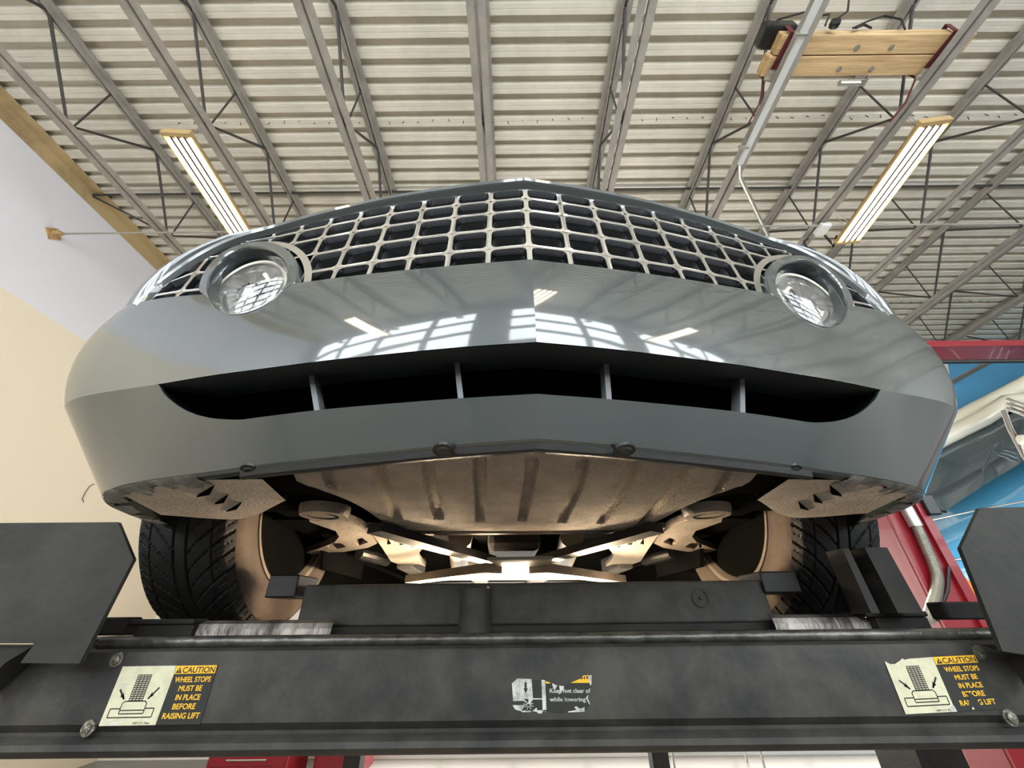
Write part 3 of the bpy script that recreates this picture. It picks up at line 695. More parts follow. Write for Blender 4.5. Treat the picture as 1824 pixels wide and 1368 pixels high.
# wheels
R_T, W_T = .333, .236
def wheel(s, yc, lab=None):
    xc = s * .772
    b = bmesh.new()   # rim: barrel and face, axis along x ; inner side towards the car centre is -s
    lathe(b, [(.218, -.112), (.229, -.114), (.229, -.104), (.214, -.098), (.205, -.06), (.200, .02), (.205, .085), (.222, .10), (.229, .112), (.218, .112), (.19, .085), (.06, .075), (0, .075)], (xc, yc, AZ), (s, 0, 0), 64)
    lathe(b, [(.217, -.112), (.206, -.098), (.196, -.06), (.192, .06), (.05, .065)], (xc, yc, AZ), (s, 0, 0), 64, 0, [0, 1, 1, 1])  # barrel faces coloured dark for the shade inside the wheel
    w_ = cpart('wheel', b, ['rim', 'darksteel'], None, 35, lab)
    # tyre with grooved tread
    b = bmesh.new(); NW, NT = 100, 540; rows = []
    for k in range(NT):
        th = 2 * math.pi * k / NT; row = []
        for j in range(NW + 1):
            t = -1 + 2 * j / NW; hx = t * W_T / 2 * .93; sh_ = R_T - .010 * abs(t) ** 3 - .012 * max(0, abs(t) - .86) / .14
            arc = th * R_T; g = 0
            if abs(abs(t) - .13) < .022: g = 1                      # centre grooves
            if abs(abs(t) - .62) < .014: g = max(g, .8)
            # swept lateral grooves
            at_ = abs(t); off = .135 * at_ ** .62; ph = ((arc - (off if True else 0) + (.011 if t > 0 else 0)) / .0436) % 1
            if at_ > .16 and ph < .115 + .03 * (at_ > .62): g = max(g, 1)
            ph2 = ((arc - off + .018 + (.011 if t > 0 else 0)) / .0436) % 1
            if at_ > .66 and ph2 < .07: g = max(g, .5)
            if at_ > .97: g *= .4
            r = sh_ - .007 * g; row.append(V(xc + hx, yc + r * math.sin(th), AZ + r * math.cos(th)))
        rows.append(row)
    rows.append(rows[0]); grid(b, rows)
    for f_ in b.faces: f_.material_index = 0
    for sd in (-1, 1):
        h = W_T / 2; lathe(b, [(R_T - .022, h * .93), (R_T - .030, h * .985), (R_T - .045, h * 1.0), (R_T - .062, h * 1.005), (R_T - .064, h * 1.0), (R_T - .068, h * 1.0), (.262, h * 1.0), (.245, h * .985), (.232, h * .95), (.226, h * .9)], (xc, yc, AZ), (sd, 0, 0), 96, 1)
    bmesh.ops.remove_doubles(b, verts=b.verts, dist=.0001)
    cpart('tyre', b, ['rubber', 'sidewall'], w_, 40)
    b = bmesh.new(); lathe(b, [(0, -.045), (.15, -.045), (.155, -.04), (.155, -.02), (0, -.02)], (xc, yc, AZ), (s, 0, 0), 40); lathe(b, [(.07, -.045), (.07, -.10), (.04, -.11), (0, -.11)], (xc, yc, AZ), (s, 0, 0), 24); cpart('brake_disc', b, 'dark_brake', w_, 30)
    b = bmesh.new(); box(b, (xc - s * .07 - .03, yc - .17, AZ - .05), (xc - s * .07 + .03, yc - .10, AZ + .09), 0, .012); cpart('brake_caliper', b, 'darksteel', w_)
for s in (-1, 1):
    b = bmesh.new(); lathe(b, [(.207, -.098), (.205, -.101), (.06, -.104), (0, -.104)], (s * .772, AX_F, AZ), (s, 0, 0), 48); cpart('wheel_shade_disc', b, 'void')  # added black disc, painted shade hiding the inside of the wheel
    b = bmesh.new(); plate(b, [V(s * .60, .93, .135), V(s * .60, 1.32, .135), V(s * .60, 1.32, .6), V(s * .60, .86, .6), V(s * .60, .86, .26)], (s * .012, 0, 0)); cpart('wheelhouse_shade_sheet', b, 'void')  # added black sheet as wheelhouse shade, covers the rear half of the tyre
    b = bmesh.new(); box(b, (min(s * .80, s * .83), 1.24, .12), (max(s * .80, s * .83), 3.15, .31)); cpart('rocker_shade_plate', b, 'void')  # added black plate, shade in front of the inner body side
for s in (-1, 1): wheel(s, AX_F)
for s in (-1, 1): wheel(s, AX_R)
# suspension and subframe seen behind the tray
for s, P in ((-1, lambda x, y, z: cz(x, y, z)), (1, lambda x, y, z: cz(1837 - x + (0 if x > 600 else 0), y, z))):
    z = .185
    A1 = [(548, 914), (552, 930), (580, 940), (598, 946), (604, 956), (596, 966), (566, 978), (530, 988), (514, 996), (504, 1008), (513, 1008), (524, 1000), (548, 990), (576, 984), (612, 983), (655, 976), (672, 968), (665, 955), (652, 946), (640, 938), (620, 930), (600, 922), (575, 914)]
    Hh = [(582, 972), (592, 967), (608, 968), (617, 974), (600, 978), (586, 977)]; H2 = [(630, 962), (645, 958), (656, 966), (640, 972), (632, 968)]
    def zz(x): return .185 if x > 560 else .185 + (560 - x) * .0004
    b = bmesh.new(); plate(b, [P(x, y, .185) for x, y in A1], (0, 0, .018), 0, [[P(x, y, .185) for x, y in Hh], [P(x, y, .185) for x, y in H2]])
    arm = cpart('control_arm', b, 'alu', None, None, 'pale cast control arm')
    c = P(580, 905, .20); b = bmesh.new(); lathe(b, [(.030, -.012), (.046, -.012), (.050, .0), (.050, .05), (.040, .055)], (c.x, c.y, .195), (0, 0, 1), 32); cpart('bushing', b, 'alu', arm, 30)
    b = bmesh.new(); lathe(b, [(0, -.006), (.016, -.006), (.03, -.002), (.03, .04), (0, .04)], (c.x, c.y, .195), (0, 0, 1), 24); cpart('bushing_rubber', b, 'black_plastic', arm, 30)
    c = P(508, 1002, .19); b = bmesh.new(); lathe(b, [(0, 0), (.016, 0), (.018, .01), (.013, .014), (.019, .018), (.014, .023), (.020, .028), (.02, .05), (0, .06)], (c.x, c.y, .19), (-s * .3, 0, 1), 20); cpart('ball_joint', b, 'darksteel', arm, 30)
    # subframe plate with slots
    F1 = [(652, 940), (668, 958), (682, 978), (696, 1000), (712, 1006), (745, 1005), (758, 1009), (748, 996), (744, 988), (752, 978), (757, 970), (735, 962), (710, 952), (688, 944)]
    holes = [[(684, 957), (690, 957), (697, 969), (690, 970)], [(706, 960), (712, 960), (719, 970), (712, 971)], [(727, 964), (732, 964), (740, 974), (733, 975)]]
    b = bmesh.new(); plate(b, [P(x, y, .165) for x, y in F1], (0, 0, .012), 0, [[P(x, y, .165) for x, y in h] for h in holes]); cpart('subframe_bracket', b, 'steel')
    b = bmesh.new(); a0 = P(668, 940, .16); a1 = P(872, 998, .135); bar(b, a0, a1, .045, .018); cpart('brace_bar', b, 'darksteel'); 
    b = bmesh.new(); a0 = P(700, 956, .152); a1 = P(868, 1001, .13); a0.x += s * .0; bar(b, a0 + V(0, .03, 0), a1 + V(0, .02, 0), .012, .01); cpart('brace_flange', b, 'steel')
    b = bmesh.new(); a0 = P(880, 1012, .10); a1 = P(735, 1032, .10); bar(b, a0, a1, .05, .02); cpart('tunnel_brace', b, 'steel')
    # tie rod boot, driveshafts and hoses
    b = bmesh.new(); pts = [P(640, 985, .20).lerp(P(690, 998, .20), k / 24) for k in range(25)]; tube(b, pts, .02, 12, rs=[.017 + .006 * (k % 2) for k in range(25)]); cpart('steering_boot', b, 'black_plastic')
    for (xa, ya, xb, yb, rr_) in ((545, 1000, 528, 1045, .012), (562, 988, 540, 1045, .008), (582, 985, 556, 1045, .02)):
        b = bmesh.new(); tube(b, [P(xa, ya, .2), P(xb, yb, .14)], rr_, 10); cpart('suspension_link', b, 'steel' if rr_ > .01 else 'darksteel')
    b = bmesh.new(); pts = [(505, 893), (492, 915), (488, 925), (495, 932), (515, 933)]; tube(b, [P(x, y, .26) for x, y in pts], .004, 6); cpart('brake_hose', b, 'black_plastic')
    b = bmesh.new(); a = P(715, 1010, .15); box(b, a + V(-.03, .05, .0), a + V(.03, .3, .06), 0, .006); cpart('engine_mount', b, 'darksteel')
bm = bmesh.new(); pp = [(868, 998), (985, 996), (975, 1006), (990, 1018), (1080, 1029), (1040, 1033), (800, 1034), (770, 1033), (880, 1020), (886, 1008)]
plate(bm, [cz(x, y, .105) for x, y in pp], (0, 0, .006)); cpart('crossmember_plate', bm, 'steel')
bm = bmesh.new(); a = cz(868, 965, .19); c = cz(965, 965, .19); box(bm, (a.x, a.y + .02, .17), (c.x, a.y + .45, .25), 0, .02); cpart('oil_pan', bm, 'darksteel')
bm = bmesh.new(); a = cz(720, 948, .178); c = cz(1150, 944, .178); tube(bm, [a, c], .008, 8); cpart('stabiliser_bar', bm, 'steel')
for sx in (-1, 1):
    bm = bmesh.new(); tube(bm, [V(sx * .16, .75, .20), V(sx * .2, 1.2, .18), V(sx * .14, 1.6, .17), V(sx * .14, 3.2, .17)], .035, 12); cpart('exhaust_pipe', bm, 'rim', None, 40)
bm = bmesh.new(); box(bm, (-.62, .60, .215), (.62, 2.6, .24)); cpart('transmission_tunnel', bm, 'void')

# ------------------------------------------------------------------ four-post lift: crossbeam, runways, wheel stops
YB = .86
lift = thing('four_post_lift', 'worn black four-post vehicle lift carrying the grey car', 'vehicle lift', (0, YB, FLOOR))
def z_at(py, Y=YB, px=912): return at(px, py, Y=Y).z
z0, z1, z2, z3 = z_at(1150), z_at(1291), z_at(1312), z_at(1347)
bm = bmesh.new(); XL, XR = -1.42, 1.42
prof_ = [(.10, z0 - .0), (.012, z0), (.004, z0 - .004), (0, z0 - .012), (0, z1 + .006), (.006, z1), (.012, z1 - .006), (.012, z2 + .004), (.004, z2 + .001), (-.004, z2 - .004), (-.006, z2 - .012), (0.0, z3 + .006), (.012, z3), (.10, z3)]
grid(bm, [[V(x, YB + dy, z) for dy, z in prof_] for x in (XL, -.7, 0, .7, XR)]); box(bm, (XL, YB + .10, z3), (XR, YB + .11, z0))
for x in (XL, XR): box(bm, (x - .005, YB, z3), (x + .005, YB + .1, z0))
beam = part('crossbeam', bm, 'liftgrime', lift, 35)
for px, py in ((209, 1175), (158, 1297), (1743, 1162), (1798, 1278)):
    c = at(px, py, Y=YB); b = bmesh.new(); lathe(b, [(0, -.006), (.004, -.006), (.0065, -.005), (.007, -.002), (.0115, -.002), (.0115, .002)], c, (0, 1, 0), 16); 
    if py < 1200: box(b, c + V(-.004, -.0066, -.0008), c + V(.004, -.0055, .0008)); box(b, c + V(-.0008, -.0066, -.004), c + V(.0008, -.0055, .004))
    part('bolt', b, 'bolt', beam, 30)
# stickers on the crossbeam
def text_into(bm, s, origin, ex, ez, size, mi, width=None):
    cu = bpy.data.curves.new('txt', 'FONT'); cu.body = s; cu.size = 1; cu.offset = .018; o = bpy.data.objects.new('txt', cu); COL.objects.link(o)
    me = bpy.data.meshes.new_from_object(o); bpy.data.objects.remove(o); bpy.data.curves.remove(cu)
    xs = [v.co.x for v in me.vertices]; x0, x1 = min(xs), max(xs); k = size / .72; kx = (width / (x1 - x0)) if width else k
    vm = [bm.verts.new(origin + ex * ((v.co.x - x0) * kx) + ez * (v.co.y * k)) for v in me.vertices]
    for p in me.polygons:
        try: bm.faces.new([vm[i] for i in p.vertices]).material_index = mi
        except ValueError: pass
    bpy.data.meshes.remove(me)
def poly(bm, pts, mi): 
    try: bm.faces.new([bm.verts.new(p) for p in pts]).material_index = mi
    except ValueError: pass
def seg(bm, a, b, w, mi): 
    d = (b - a).normalized(); n_ = V(d.z, 0, -d.x) * w / 2; poly(bm, [a + n_, b + n_, b - n_, a - n_], mi)
def caution(corn, torn):
    TL, TR, BR, BL = [at(x, y, Y=YB) for x, y in corn]; b = bmesh.new(); W = (TR - TL).length; H = (TL - BL).length
    ex = (TR - TL); ez = (TL - BL)
    def P(u, v, d=0): p = BL + ex * u + ez * v; return V(p.x, YB - .0012 - d * .0003, p.z)
    e1 = ex.normalized(); e2 = ez.normalized(); fr = .56; sp = .575
    # backing (closed slab)
    plate(b, [P(0, 0), P(1, 0), P(1, 1), P(0, 1)] if not torn else [P(0, 0), P(1, 0), P(1, 1), P(.28, .985), P(.22, .97), P(.2, 1.0), P(.17, .96), P(.1, .90), P(.05, .9), P(0, .96)], (0, .0010, 0), 2)
    poly(b, [P(.0, .0, 1), P(.56 if not torn else .52, 0, 1), P(.57 if not torn else .53, .995 if torn else 1, 1)] + ([P(.28, .985, 1), P(.22, .97, 1), P(.2, 1.0, 1), P(.17, .96, 1), P(.1, .90, 1), P(.05, .9, 1), P(0, .96, 1)] if torn else [P(0, 1, 1)]), 0)
    f = .56 if not torn else .53
    poly(b, [P(f + .005, .85, 1), P(.995, .85, 1), P(.995, .995, 1), P(f + .005, .995, 1)], 1)
    tri = [P(f + .02, .865, 2), P(f + .085, .865, 2), P(f + .0525, .975, 2)]; poly(b, tri, 2); seg(b, P(f + .0525, .89, 3), P(f + .0525, .94, 3), .0012, 1)
    text_into(b, 'CAUTION', P(f + .09, .868, 2), e1, e2, H * .105, 2, W * (.895 - f))
    for i, (tx, x0_, x1_) in enumerate((('WHEEL STOPS', .60, .97), ('MUST BE', .67, .91), ('IN PLACE', .67, .92), ('BEFORE', .67, .90), ('RAISING LIFT', .60, .97))):
        vv = .705 - i * .152; text_into(b, tx, P(x0_, vv, 1), e1, e2, H * .095, 1, W * (x1_ - x0_))
    # pictogram
    def sg(a, c, w=.0016): seg(b, P(*a, 2), P(*c, 2), w, 2)
    poly(b, [P(.20, .40, 2), P(.345, .40, 2), P(.345, .85, 2), P(.20, .85, 2)], 2)
    for r_ in range(12):
        for c_ in range(4):
            u0 = .208 + c_ * .035; v0 = .415 + r_ * .0365; seg(b, P(u0, v0 + .014, 3), P(u0 + .012, v0 + .002, 3), .0011, 0); seg(b, P(u0 + .012, v0 + .002, 3), P(u0 + .025, v0 + .014, 3), .0011, 0)
    for a, c in (((.15, .36), (.17, .395)), ((.17, .395), (.375, .395)), ((.375, .395), (.395, .36)), ((.15, .36), (.15, .19)), ((.395, .36), (.395, .19)), ((.15, .19), (.395, .19)), ((.15, .245), (.395, .245)), ((.05, .275), (.15, .275)), ((.395, .275), (.49, .275)), ((.05, .275), (.05, .13)), ((.49, .275), (.49, .13)), ((.05, .13), (.49, .13))): sg(a, c)
    for a, c in (((.07, .60), (.15, .43)), ((.47, .62), (.39, .43))):
        sg(a, c, .0028); A_ = P(*a, 2); C_ = P(*c, 2); d = (C_ - A_).normalized(); n_ = V(d.z, 0, -d.x); poly(b, [C_, C_ - d * .010 + n_ * .0035, C_ - d * .008, C_ - d * .010 - n_ * .0035], 2)
    text_into(b, 'NP1111 Rev.', P(.33, .02, 2), e1, e2, H * .035, 2, W * .17)
    if torn:
        poly(b, [P(.68, .10, 3), P(.72, .25, 3), P(.70, .33, 3), P(.76, .30, 3), P(.80, .12, 3), P(.78, .02, 3), P(.72, .05, 3)], 2)
        poly(b, [P(.69, .02, 3), P(.71, .09, 3), P(.72, .03, 3)], 0); poly(b, [P(.46, .0, 3), P(.53, .0, 3), P(.525, .10, 3), P(.47, .09, 3)], 3)
    else:
        poly(b, [P(.05, .03, 2), P(.10, .07, 2), P(.18, .06, 2), P(.21, .03, 2), P(.12, .015, 2)], 3); poly(b, [P(.06, .665, 2), P(.10, .69, 2), P(.13, .67, 2), P(.09, .65, 2)], 3)
    return part('caution_sticker', b, ['sticker_cream', 'sticker_yellow', 'sticker_black', 'sticker_torn'], beam)
caution([(220, 1187), (389, 1184), (352, 1291), (177, 1293)], False)['label'] = 'wheel stop caution sticker, intact'
caution([(1573, 1174), (1735, 1166), (1790, 1268), (1612, 1272)], True)['label'] = 'wheel stop caution sticker, torn along its top'
# torn sticker in the middle
b = bmesh.new()
def Q(px, py, d=1): p = at(px, py, Y=YB); return V(p.x, YB - .0010 - .0003 * d, p.z)
def zq(x, y): return (880 + x / 9.12, 1180 + y / 9.12)
def qp(pts, mi, d=1): poly(b, [Q(*zq(x, y), d) for x, y in pts], mi)
plate(b, [Q(*zq(x, y), 0) for x, y in ((290, 330), (380, 255), (830, 285), (850, 790), (1000, 810), (1480, 790), (1550, 690), (1500, 570), (1570, 430), (1580, 210), (1450, 210), (1240, 330), (1130, 380), (1000, 370), (920, 330), (840, 300), (850, 800), (450, 800), (300, 690))], (0, .0008, 0), 2)
qp([(290, 340), (380, 258), (610, 270), (632, 600), (580, 680), (470, 620), (310, 625)], 0); qp([(770, 280), (830, 285), (852, 795), (790, 795)], 0); qp([(630, 580), (790, 580), (790, 600), (630, 600)], 0)
qp([(300, 690), (500, 690), (440, 790), (340, 760)], 3); qp([(440, 780), (600, 780), (600, 805), (450, 805)], 0); qp([(620, 790), (690, 730), (700, 775), (850, 770), (850, 800), (780, 800), (780, 825), (710, 825), (700, 800)], 3)
qp([(840, 300), (920, 330), (900, 340), (840, 340)], 1); qp([(1240, 330), (1400, 260), (1450, 210), (1520, 205), (1550, 330)], 1); qp([(1520, 205), (1585, 205), (1580, 360), (1560, 370)], 3)
qp([(940, 335), (1025, 375), (990, 440), (965, 430)], 3); qp([(1055, 375), (1140, 385), (1100, 470), (1075, 510), (1070, 450)], 3)
qp([(1530, 520), (1490, 570), (1550, 690), (1560, 680), (1520, 580)], 0); qp([(1300, 720), (1340, 770), (1200, 795), (1200, 808), (1470, 800), (1470, 720), (1400, 750), (1340, 710)], 3)
qp([(495, 320), (530, 320), (530, 420), (550, 412), (515, 505), (475, 412), (495, 420)], 2, 2)
for k in range(8):
    a = k * math.pi / 4 + .3; qp([(560 + 25 * math.cos(a - .3), 690 + 20 * math.sin(a - .3)), (560 + 85 * math.cos(a - .08), 690 + 70 * math.sin(a - .08)), (560 + 85 * math.cos(a + .08), 690 + 70 * math.sin(a + .08)), (560 + 25 * math.cos(a + .3), 690 + 20 * math.sin(a + .3))], 0, 2)
qp([(480, 590), (560, 590), (555, 660), (530, 640)], 2, 2)
for k in range(3): qp([(1400 + k * 45, 270 - k * 20), (1425 + k * 45, 225 - k * 8), (1435 + k * 45, 270), (1420 + k * 45, 272)], 2, 2)
ex = (Q(1050, 1230) - Q(980, 1230)).normalized(); ez = V(0, 0, 1)
text_into(b, 'Keep feet clear of', Q(*zq(905, 490), 2), ex, ez, (Q(*zq(905, 420)) - Q(*zq(905, 490))).z, 0, (Q(*zq(1565, 490)) - Q(*zq(905, 490))).length)
text_into(b, 'while lowering', Q(*zq(905, 628), 2), ex, ez, (Q(*zq(905, 560)) - Q(*zq(905, 628))).z, 0, (Q(*zq(1490, 628)) - Q(*zq(905, 628))).length)
part('safety_sticker', b, ['sticker_torn', 'sticker_yellow', 'sticker_black', 'sticker_torn'], beam)['label'] = 'torn black and white sticker about keeping feet clear'
# rail along the top of the beam
bm = bmesh.new(); zr = z_at(1138, .90); a = at(182, 1141, Y=.90); c = at(1772, 1129, Y=.90); tube(bm, [V(a.x, .90, zr), V(c.x, .90, zr)], .0105, 12); part('locking_rail', bm, 'rail', lift, 40)
bm = bmesh.new(); box(bm, (-1.3, .89, zr - .022), (1.3, .96, zr - .009)); part('rail_bed', bm, 'lift', lift)
# runways
for s in (-1, 1):
    a, c = (s * .50, s * 1.0); bm = bmesh.new(); box(bm, (min(a, c), .955, GZ - .075), (max(a, c), 5.4, GZ), 0, .004)
    rw = part('runway', bm, 'lift', lift)
    # turned-down, scraped front edge
    bm = bmesh.new(); x0_, x1_ = (-.62, -.50) if s < 0 else (.50, .68)
    xa = at(350, 1100, Y=.945).x if s < 0 else at(1378, 1110, Y=.945).x; xb = at(590, 1125, Y=.945).x if s < 0 else at(1545, 1105, Y=.945).x
    zt_ = z_at(1112, .945); zb_ = z_at(1130, .945)
    rows = [[V(x, .965, zt_ + .012), V(x, .947, zt_ + .006), V(x, .943, zt_ - .004), V(x, .941, zb_)] for x in (xa, (xa + xb) / 2, xb)]; grid(bm, rows); part('runway_lip', bm, 'scraped', lift, None, 'scraped bare front lip of the runway')
    bm = bmesh.new()
    if s < 0: xs2 = (at(232, 1100, Y=.93).x, at(350, 1100, Y=.93).x)
    else: xs2 = (at(1540, 1095, Y=.93).x, at(1650, 1095, Y=.93).x)
    zz_ = z_at(1100, .93); box(bm, (xs2[0], .925, zz_ - .006), (xs2[1], .97, zz_ + .004), 0, .003); box(bm, (xs2[0] + .02, .93, zz_ - .03), (xs2[1], .96, zz_ - .006), 0, .003)
    part('hinge_lug', bm, 'lift', lift)
    bm = bmesh.new(); xq = at(195, 1105, Y=.93).x if s < 0 else at(1717, 1090, Y=.93).x; zq_ = z_at(1104 if s < 0 else 1092, .93); box(bm, (xq - .045, .92, zq_ - .02), (xq + .045, .96, zq_ + .012), 0, .004); part('end_block', bm, 'lift', lift)
    bm = bmesh.new(); bar(bm, (s * .492, 1.14, GZ - .03), (s * .492, 4.2, GZ - .03), .016, .03); part('light_strip', bm, 'strip', lift)
    # front wheel stop plates, standing at the ends of the runways
pl = [(-60, 932), (210, 930), (237, 996), (141, 1182), (36, 1181), (62, 1146), (-60, 1146)]; YP = .80
bm = bmesh.new(); plate(bm, [at(x, y, Y=YP) for x, y in pl], (0, .008, 0)); part('wheel_stop', bm, 'plate', lift)
pr = [(1745, 905), (1900, 901), (1900, 1178), (1786, 1160), (1712, 976)]
bm = bmesh.new(); plate(bm, [at(x, y, Y=YP) for x, y in pr], (0, .008, 0)); part('wheel_stop', bm, 'plate', lift)
for s, pts in ((-1, [(60, 1150), (10, 1180), (-60, 1250), (-60, 1150)]), (1, [(1790, 1150), (1880, 1165), (1880, 1240), (1840, 1170)])):
    bm = bmesh.new(); plate(bm, [at(x, y, Y=YP + .012) for x, y in pts], (0, .04, 0)); part('stop_hinge', bm, 'lift', lift)
# wheel chock standing beside the right tyre
t = thing('wheel_chock', 'black steel wheel chock standing beside the right front tyre', 'wheel chock', at(1600, 1092, Y=.90)); bm = bmesh.new()
YK = .878
plate(bm, [at(x, y, Y=YK) for x, y in ((1540, 975), (1580, 975), (1645, 1092), (1600, 1092))], (0, .05, 0)); plate(bm, [at(x, y, Y=YK - .005) for x, y in ((1500, 977), (1512, 977), (1568, 1092), (1552, 1092))], (0, .05, 0))
part('side_rail', bm, 'lift', t); bm = bmesh.new(); plate(bm, [at(x, y, Y=YK + .045) for x, y in ((1506, 977), (1578, 977), (1638, 1090), (1490, 1090))], (0, .006, 0), 0, [[at(x, y, Y=YK + .045) for x, y in ((1520, 1030), (1532, 1026), (1542, 1046), (1530, 1052))]]); part('web_plate', bm, 'void', t)
# crossbeam side posts of the lift reach the floor outside the frame
for x in (-1.42, 1.42):
    bm = bmesh.new(); box(bm, (x - .08, YB, FLOOR), (x + .08, YB + .16, 1.1) if False else (x + .08, YB + .16, z3), 0, .01); part('post', bm, 'lift', lift)
# rolling jack between the runways
YJ = .985
t = thing('rolling_jack', 'black rolling jack beam spanning the gap between the runways', 'jack', (0, YJ, z_at(1118, YJ)))
xl, xr = at(535, 1080, Y=YJ).x, at(1372, 1080, Y=YJ).x; ztj = z_at(1038, YJ); zbj = z_at(1113, YJ); bm = bmesh.new(); box(bm, (xl, YJ, zbj), (xr, YJ + .16, ztj), 0, .004); body = part('jack_beam', bm, 'jack', t)
bm = bmesh.new(); box(bm, (xl, YJ - .012, z_at(1128, YJ)), (xr + .0, YJ + .14, zbj), 0, .003); part('jack_foot', bm, 'lift', t)
c0 = at(848, 1045, Y=YJ - .01); c1 = at(848, 1132, Y=YJ - .01); bm = bmesh.new(); lathe(bm, [(0, 0), (.030, 0), (.034, -.004), (.036, -(c0.z - c1.z)), (0, -(c0.z - c1.z) - .002)], (c0.x, YJ - .004, c0.z), (0, 0, 1), 32); part('jack_cylinder', bm, 'jack', t, 40)
for px0, px1, py0, py1 in ((487, 548, 1026, 1066), (1347, 1397, 1020, 1058)):
    a = at(px0, py1, Y=YJ + .03); c = at(px1, py0, Y=YJ + .03); bm = bmesh.new(); box(bm, (a.x, YJ - .01, a.z), (c.x, YJ + .09, c.z), 0, .003); part('lift_pad', bm, 'black_plastic', t)
c = at(1248, 1065, Y=YJ); bm = bmesh.new(); lathe(bm, [(.0155, -.0025), (.0195, -.0025), (.0195, .001)], c, (0, 1, 0), 32); lathe(bm, [(0, -.004), (.003, -.004), (.004, 0)], c, (0, 1, 0), 12); part('pivot_cap', bm, 'black_plastic', t)

t3 = thing('added_work_light', 'added, unseen warm tube work light hooked behind the front jack under the car', 'work light', (0, 1.22, GZ)); bm = bmesh.new(); box(bm, (-.30, 1.146, -.02), (.30, 1.20, .0), 0, .005)  # added lamp, an assumed unseen source for the warm light underneath
for sx in (-.28, .28): tube(bm, [(sx, 1.16, -.01), (sx, 1.22, -.005), (sx, 1.235, .03)], .006, 6)
part('light_case', bm, 'black_plastic', t3)
bm = bmesh.new(); tube(bm, [(-.27, 1.235, .035), (.27, 1.235, .035)], .018, 16); part('light_tube', bm, 'work', t3, 60)
# ------------------------------------------------------------------ red two-post lift on the right and the blue car
rl = thing('two_post_lift', 'red two-post lift with an overhead beam right of the car', 'vehicle lift', (3.15, 3.35, FLOOR))
YR = 3.2
xa = at(1610, 980, Y=YR).x; xb = at(1688, 980, Y=YR).x
bm = bmesh.new(); box(bm, (xa, YR, FLOOR), (xb, YR + .3, 2.45), 0, .006); bar(bm, (xb - .045, YR - .012, FLOOR), (xb - .045, YR - .012, 2.4), .07, .03, up=(0, 1, 0)); bar(bm, (xa + .02, YR - .008, FLOOR), (xa + .02, YR - .008, 2.4), .03, .02, up=(0, 1, 0)); part('post', bm, 'red', rl)
za, zb_ = at(1740, 606, Y=YR).z, at(1740, 616, Y=YR).z
bm = bmesh.new(); box(bm, (xa - .3, YR, zb_), (9.5, YR + .27, za), 0, .004); part('overhead_beam', bm, 'red', rl)
zz_ = at(1740, 644, Y=YR + .1).z; bm = bmesh.new(); tube(bm, [(xa - .2, YR + .1, zz_), (9.5, YR + .1, zz_)], .022, 10); part('shutoff_bar', bm, 'wire', rl)
bm = bmesh.new(); box(bm, (9.3, YR, FLOOR), (9.6, YR + .3, 2.45), 0, .006); part('post', bm, 'red', rl)
bm = bmesh.new(); c = at(1648, 898, Y=YR - .02); box(bm, c + V(-.04, -.04, -.09), c + V(.06, .05, .07), 0, .01); tube(bm, [c + V(.05, 0, -.05), c + V(.13, 0, -.06)], .012, 8); part('switch_box', bm, 'black_plastic', rl)
bm = bmesh.new(); pts = [at(x, y, Y=YR + .15) for x, y in ((1700, 1015), (1748, 1050), (1765, 1105), (1700, 1105))]; plate(bm, pts, (0, .2, 0)); part('lift_arm', bm, 'orange', rl, None, 'orange painted swing arm')
t = thing('wiring_conduit', 'grey conduit with a ribbed flexible tail down the red lift post', 'conduit', at(1632, 940, Y=YR - .04)); bm = bmesh.new(); tube(bm, [at(1596, 860, Y=YR - .04), at(1630, 932, Y=YR - .04)], .030, 12); part('rigid_conduit', bm, 'white', t, 40)
bm = bmesh.new(); tube(bm, [at(1614, 905, Y=YR - .04), at(1632, 938, Y=YR - .04)], .045, 12); part('coupling', bm, 'conduit', t, 40)
fx = [(1630, 932), (1640, 952), (1652, 980), (1664, 1008), (1670, 1032), (1668, 1055), (1661, 1078), (1652, 1105)]; N = 130; pts = []
for i in range(N): 
    u = i / (N - 1) * (len(fx) - 1); pts.append(at(cr(list(range(len(fx))), [p[0] for p in fx], u), cr(list(range(len(fx))), [p[1] for p in fx], u), Y=YR - .045))
bm = bmesh.new(); tube(bm, pts, .03, 12, rs=[.030 + .006 * (i % 2) for i in range(N)]); part('flexible_conduit', bm, 'conduit', t)
bm = bmesh.new(); tube(bm, [at(1690, 1010, Y=YR - .02), at(1688, 1050, Y=YR - .02), at(1668, 1105, Y=YR - .02)], .012, 6); part('hose', bm, 'wire', t)
# blue car raised behind the red lift
bc = thing('blue_car', 'sky blue and cream vintage car raised on the red lift', 'car', (6.2, 4.6, .3))
def B(px, py, Y): return at(px, py, Y=Y)
rows = []
for i in range(13):
    t_ = i / 12; px = 1600 + 420 * t_
    yt = 930 - 110 * (px - 1640) / 184; r = []
    for j in range(13):
        v = j / 12; py = yt + (1075 - yt + 20) * v; r.append(B(px, py, 3.75 + 1.4 * (1 - t_) * .3 + 1.0 * (1 - math.sin(v * math.pi * .75)) ** 1.5 * .9))
    rows.append(r)
bm = bmesh.new(); grid(bm, rows); part('body_panel', bm, 'blue', bc, 60)
g0 = [B(1600, 830, 4.9), B(1690, 788, 4.75), B(1760, 752, 4.6), B(1800, 738, 4.5), B(1960, 690, 4.4)]; g1 = [B(1600, 955, 4.75), B(1690, 905, 4.6), B(1760, 860, 4.5), B(1824, 822, 4.4), B(1960, 760, 4.3)]
bm = bmesh.new(); grid(bm, [[a.lerp(b_, k / 6) + V(0, -.05 * math.sin(math.pi * k / 6), 0) for k in range(7)] for a, b_ in zip(g0, g1)]); part('windshield', bm, 'glass', bc, 60)
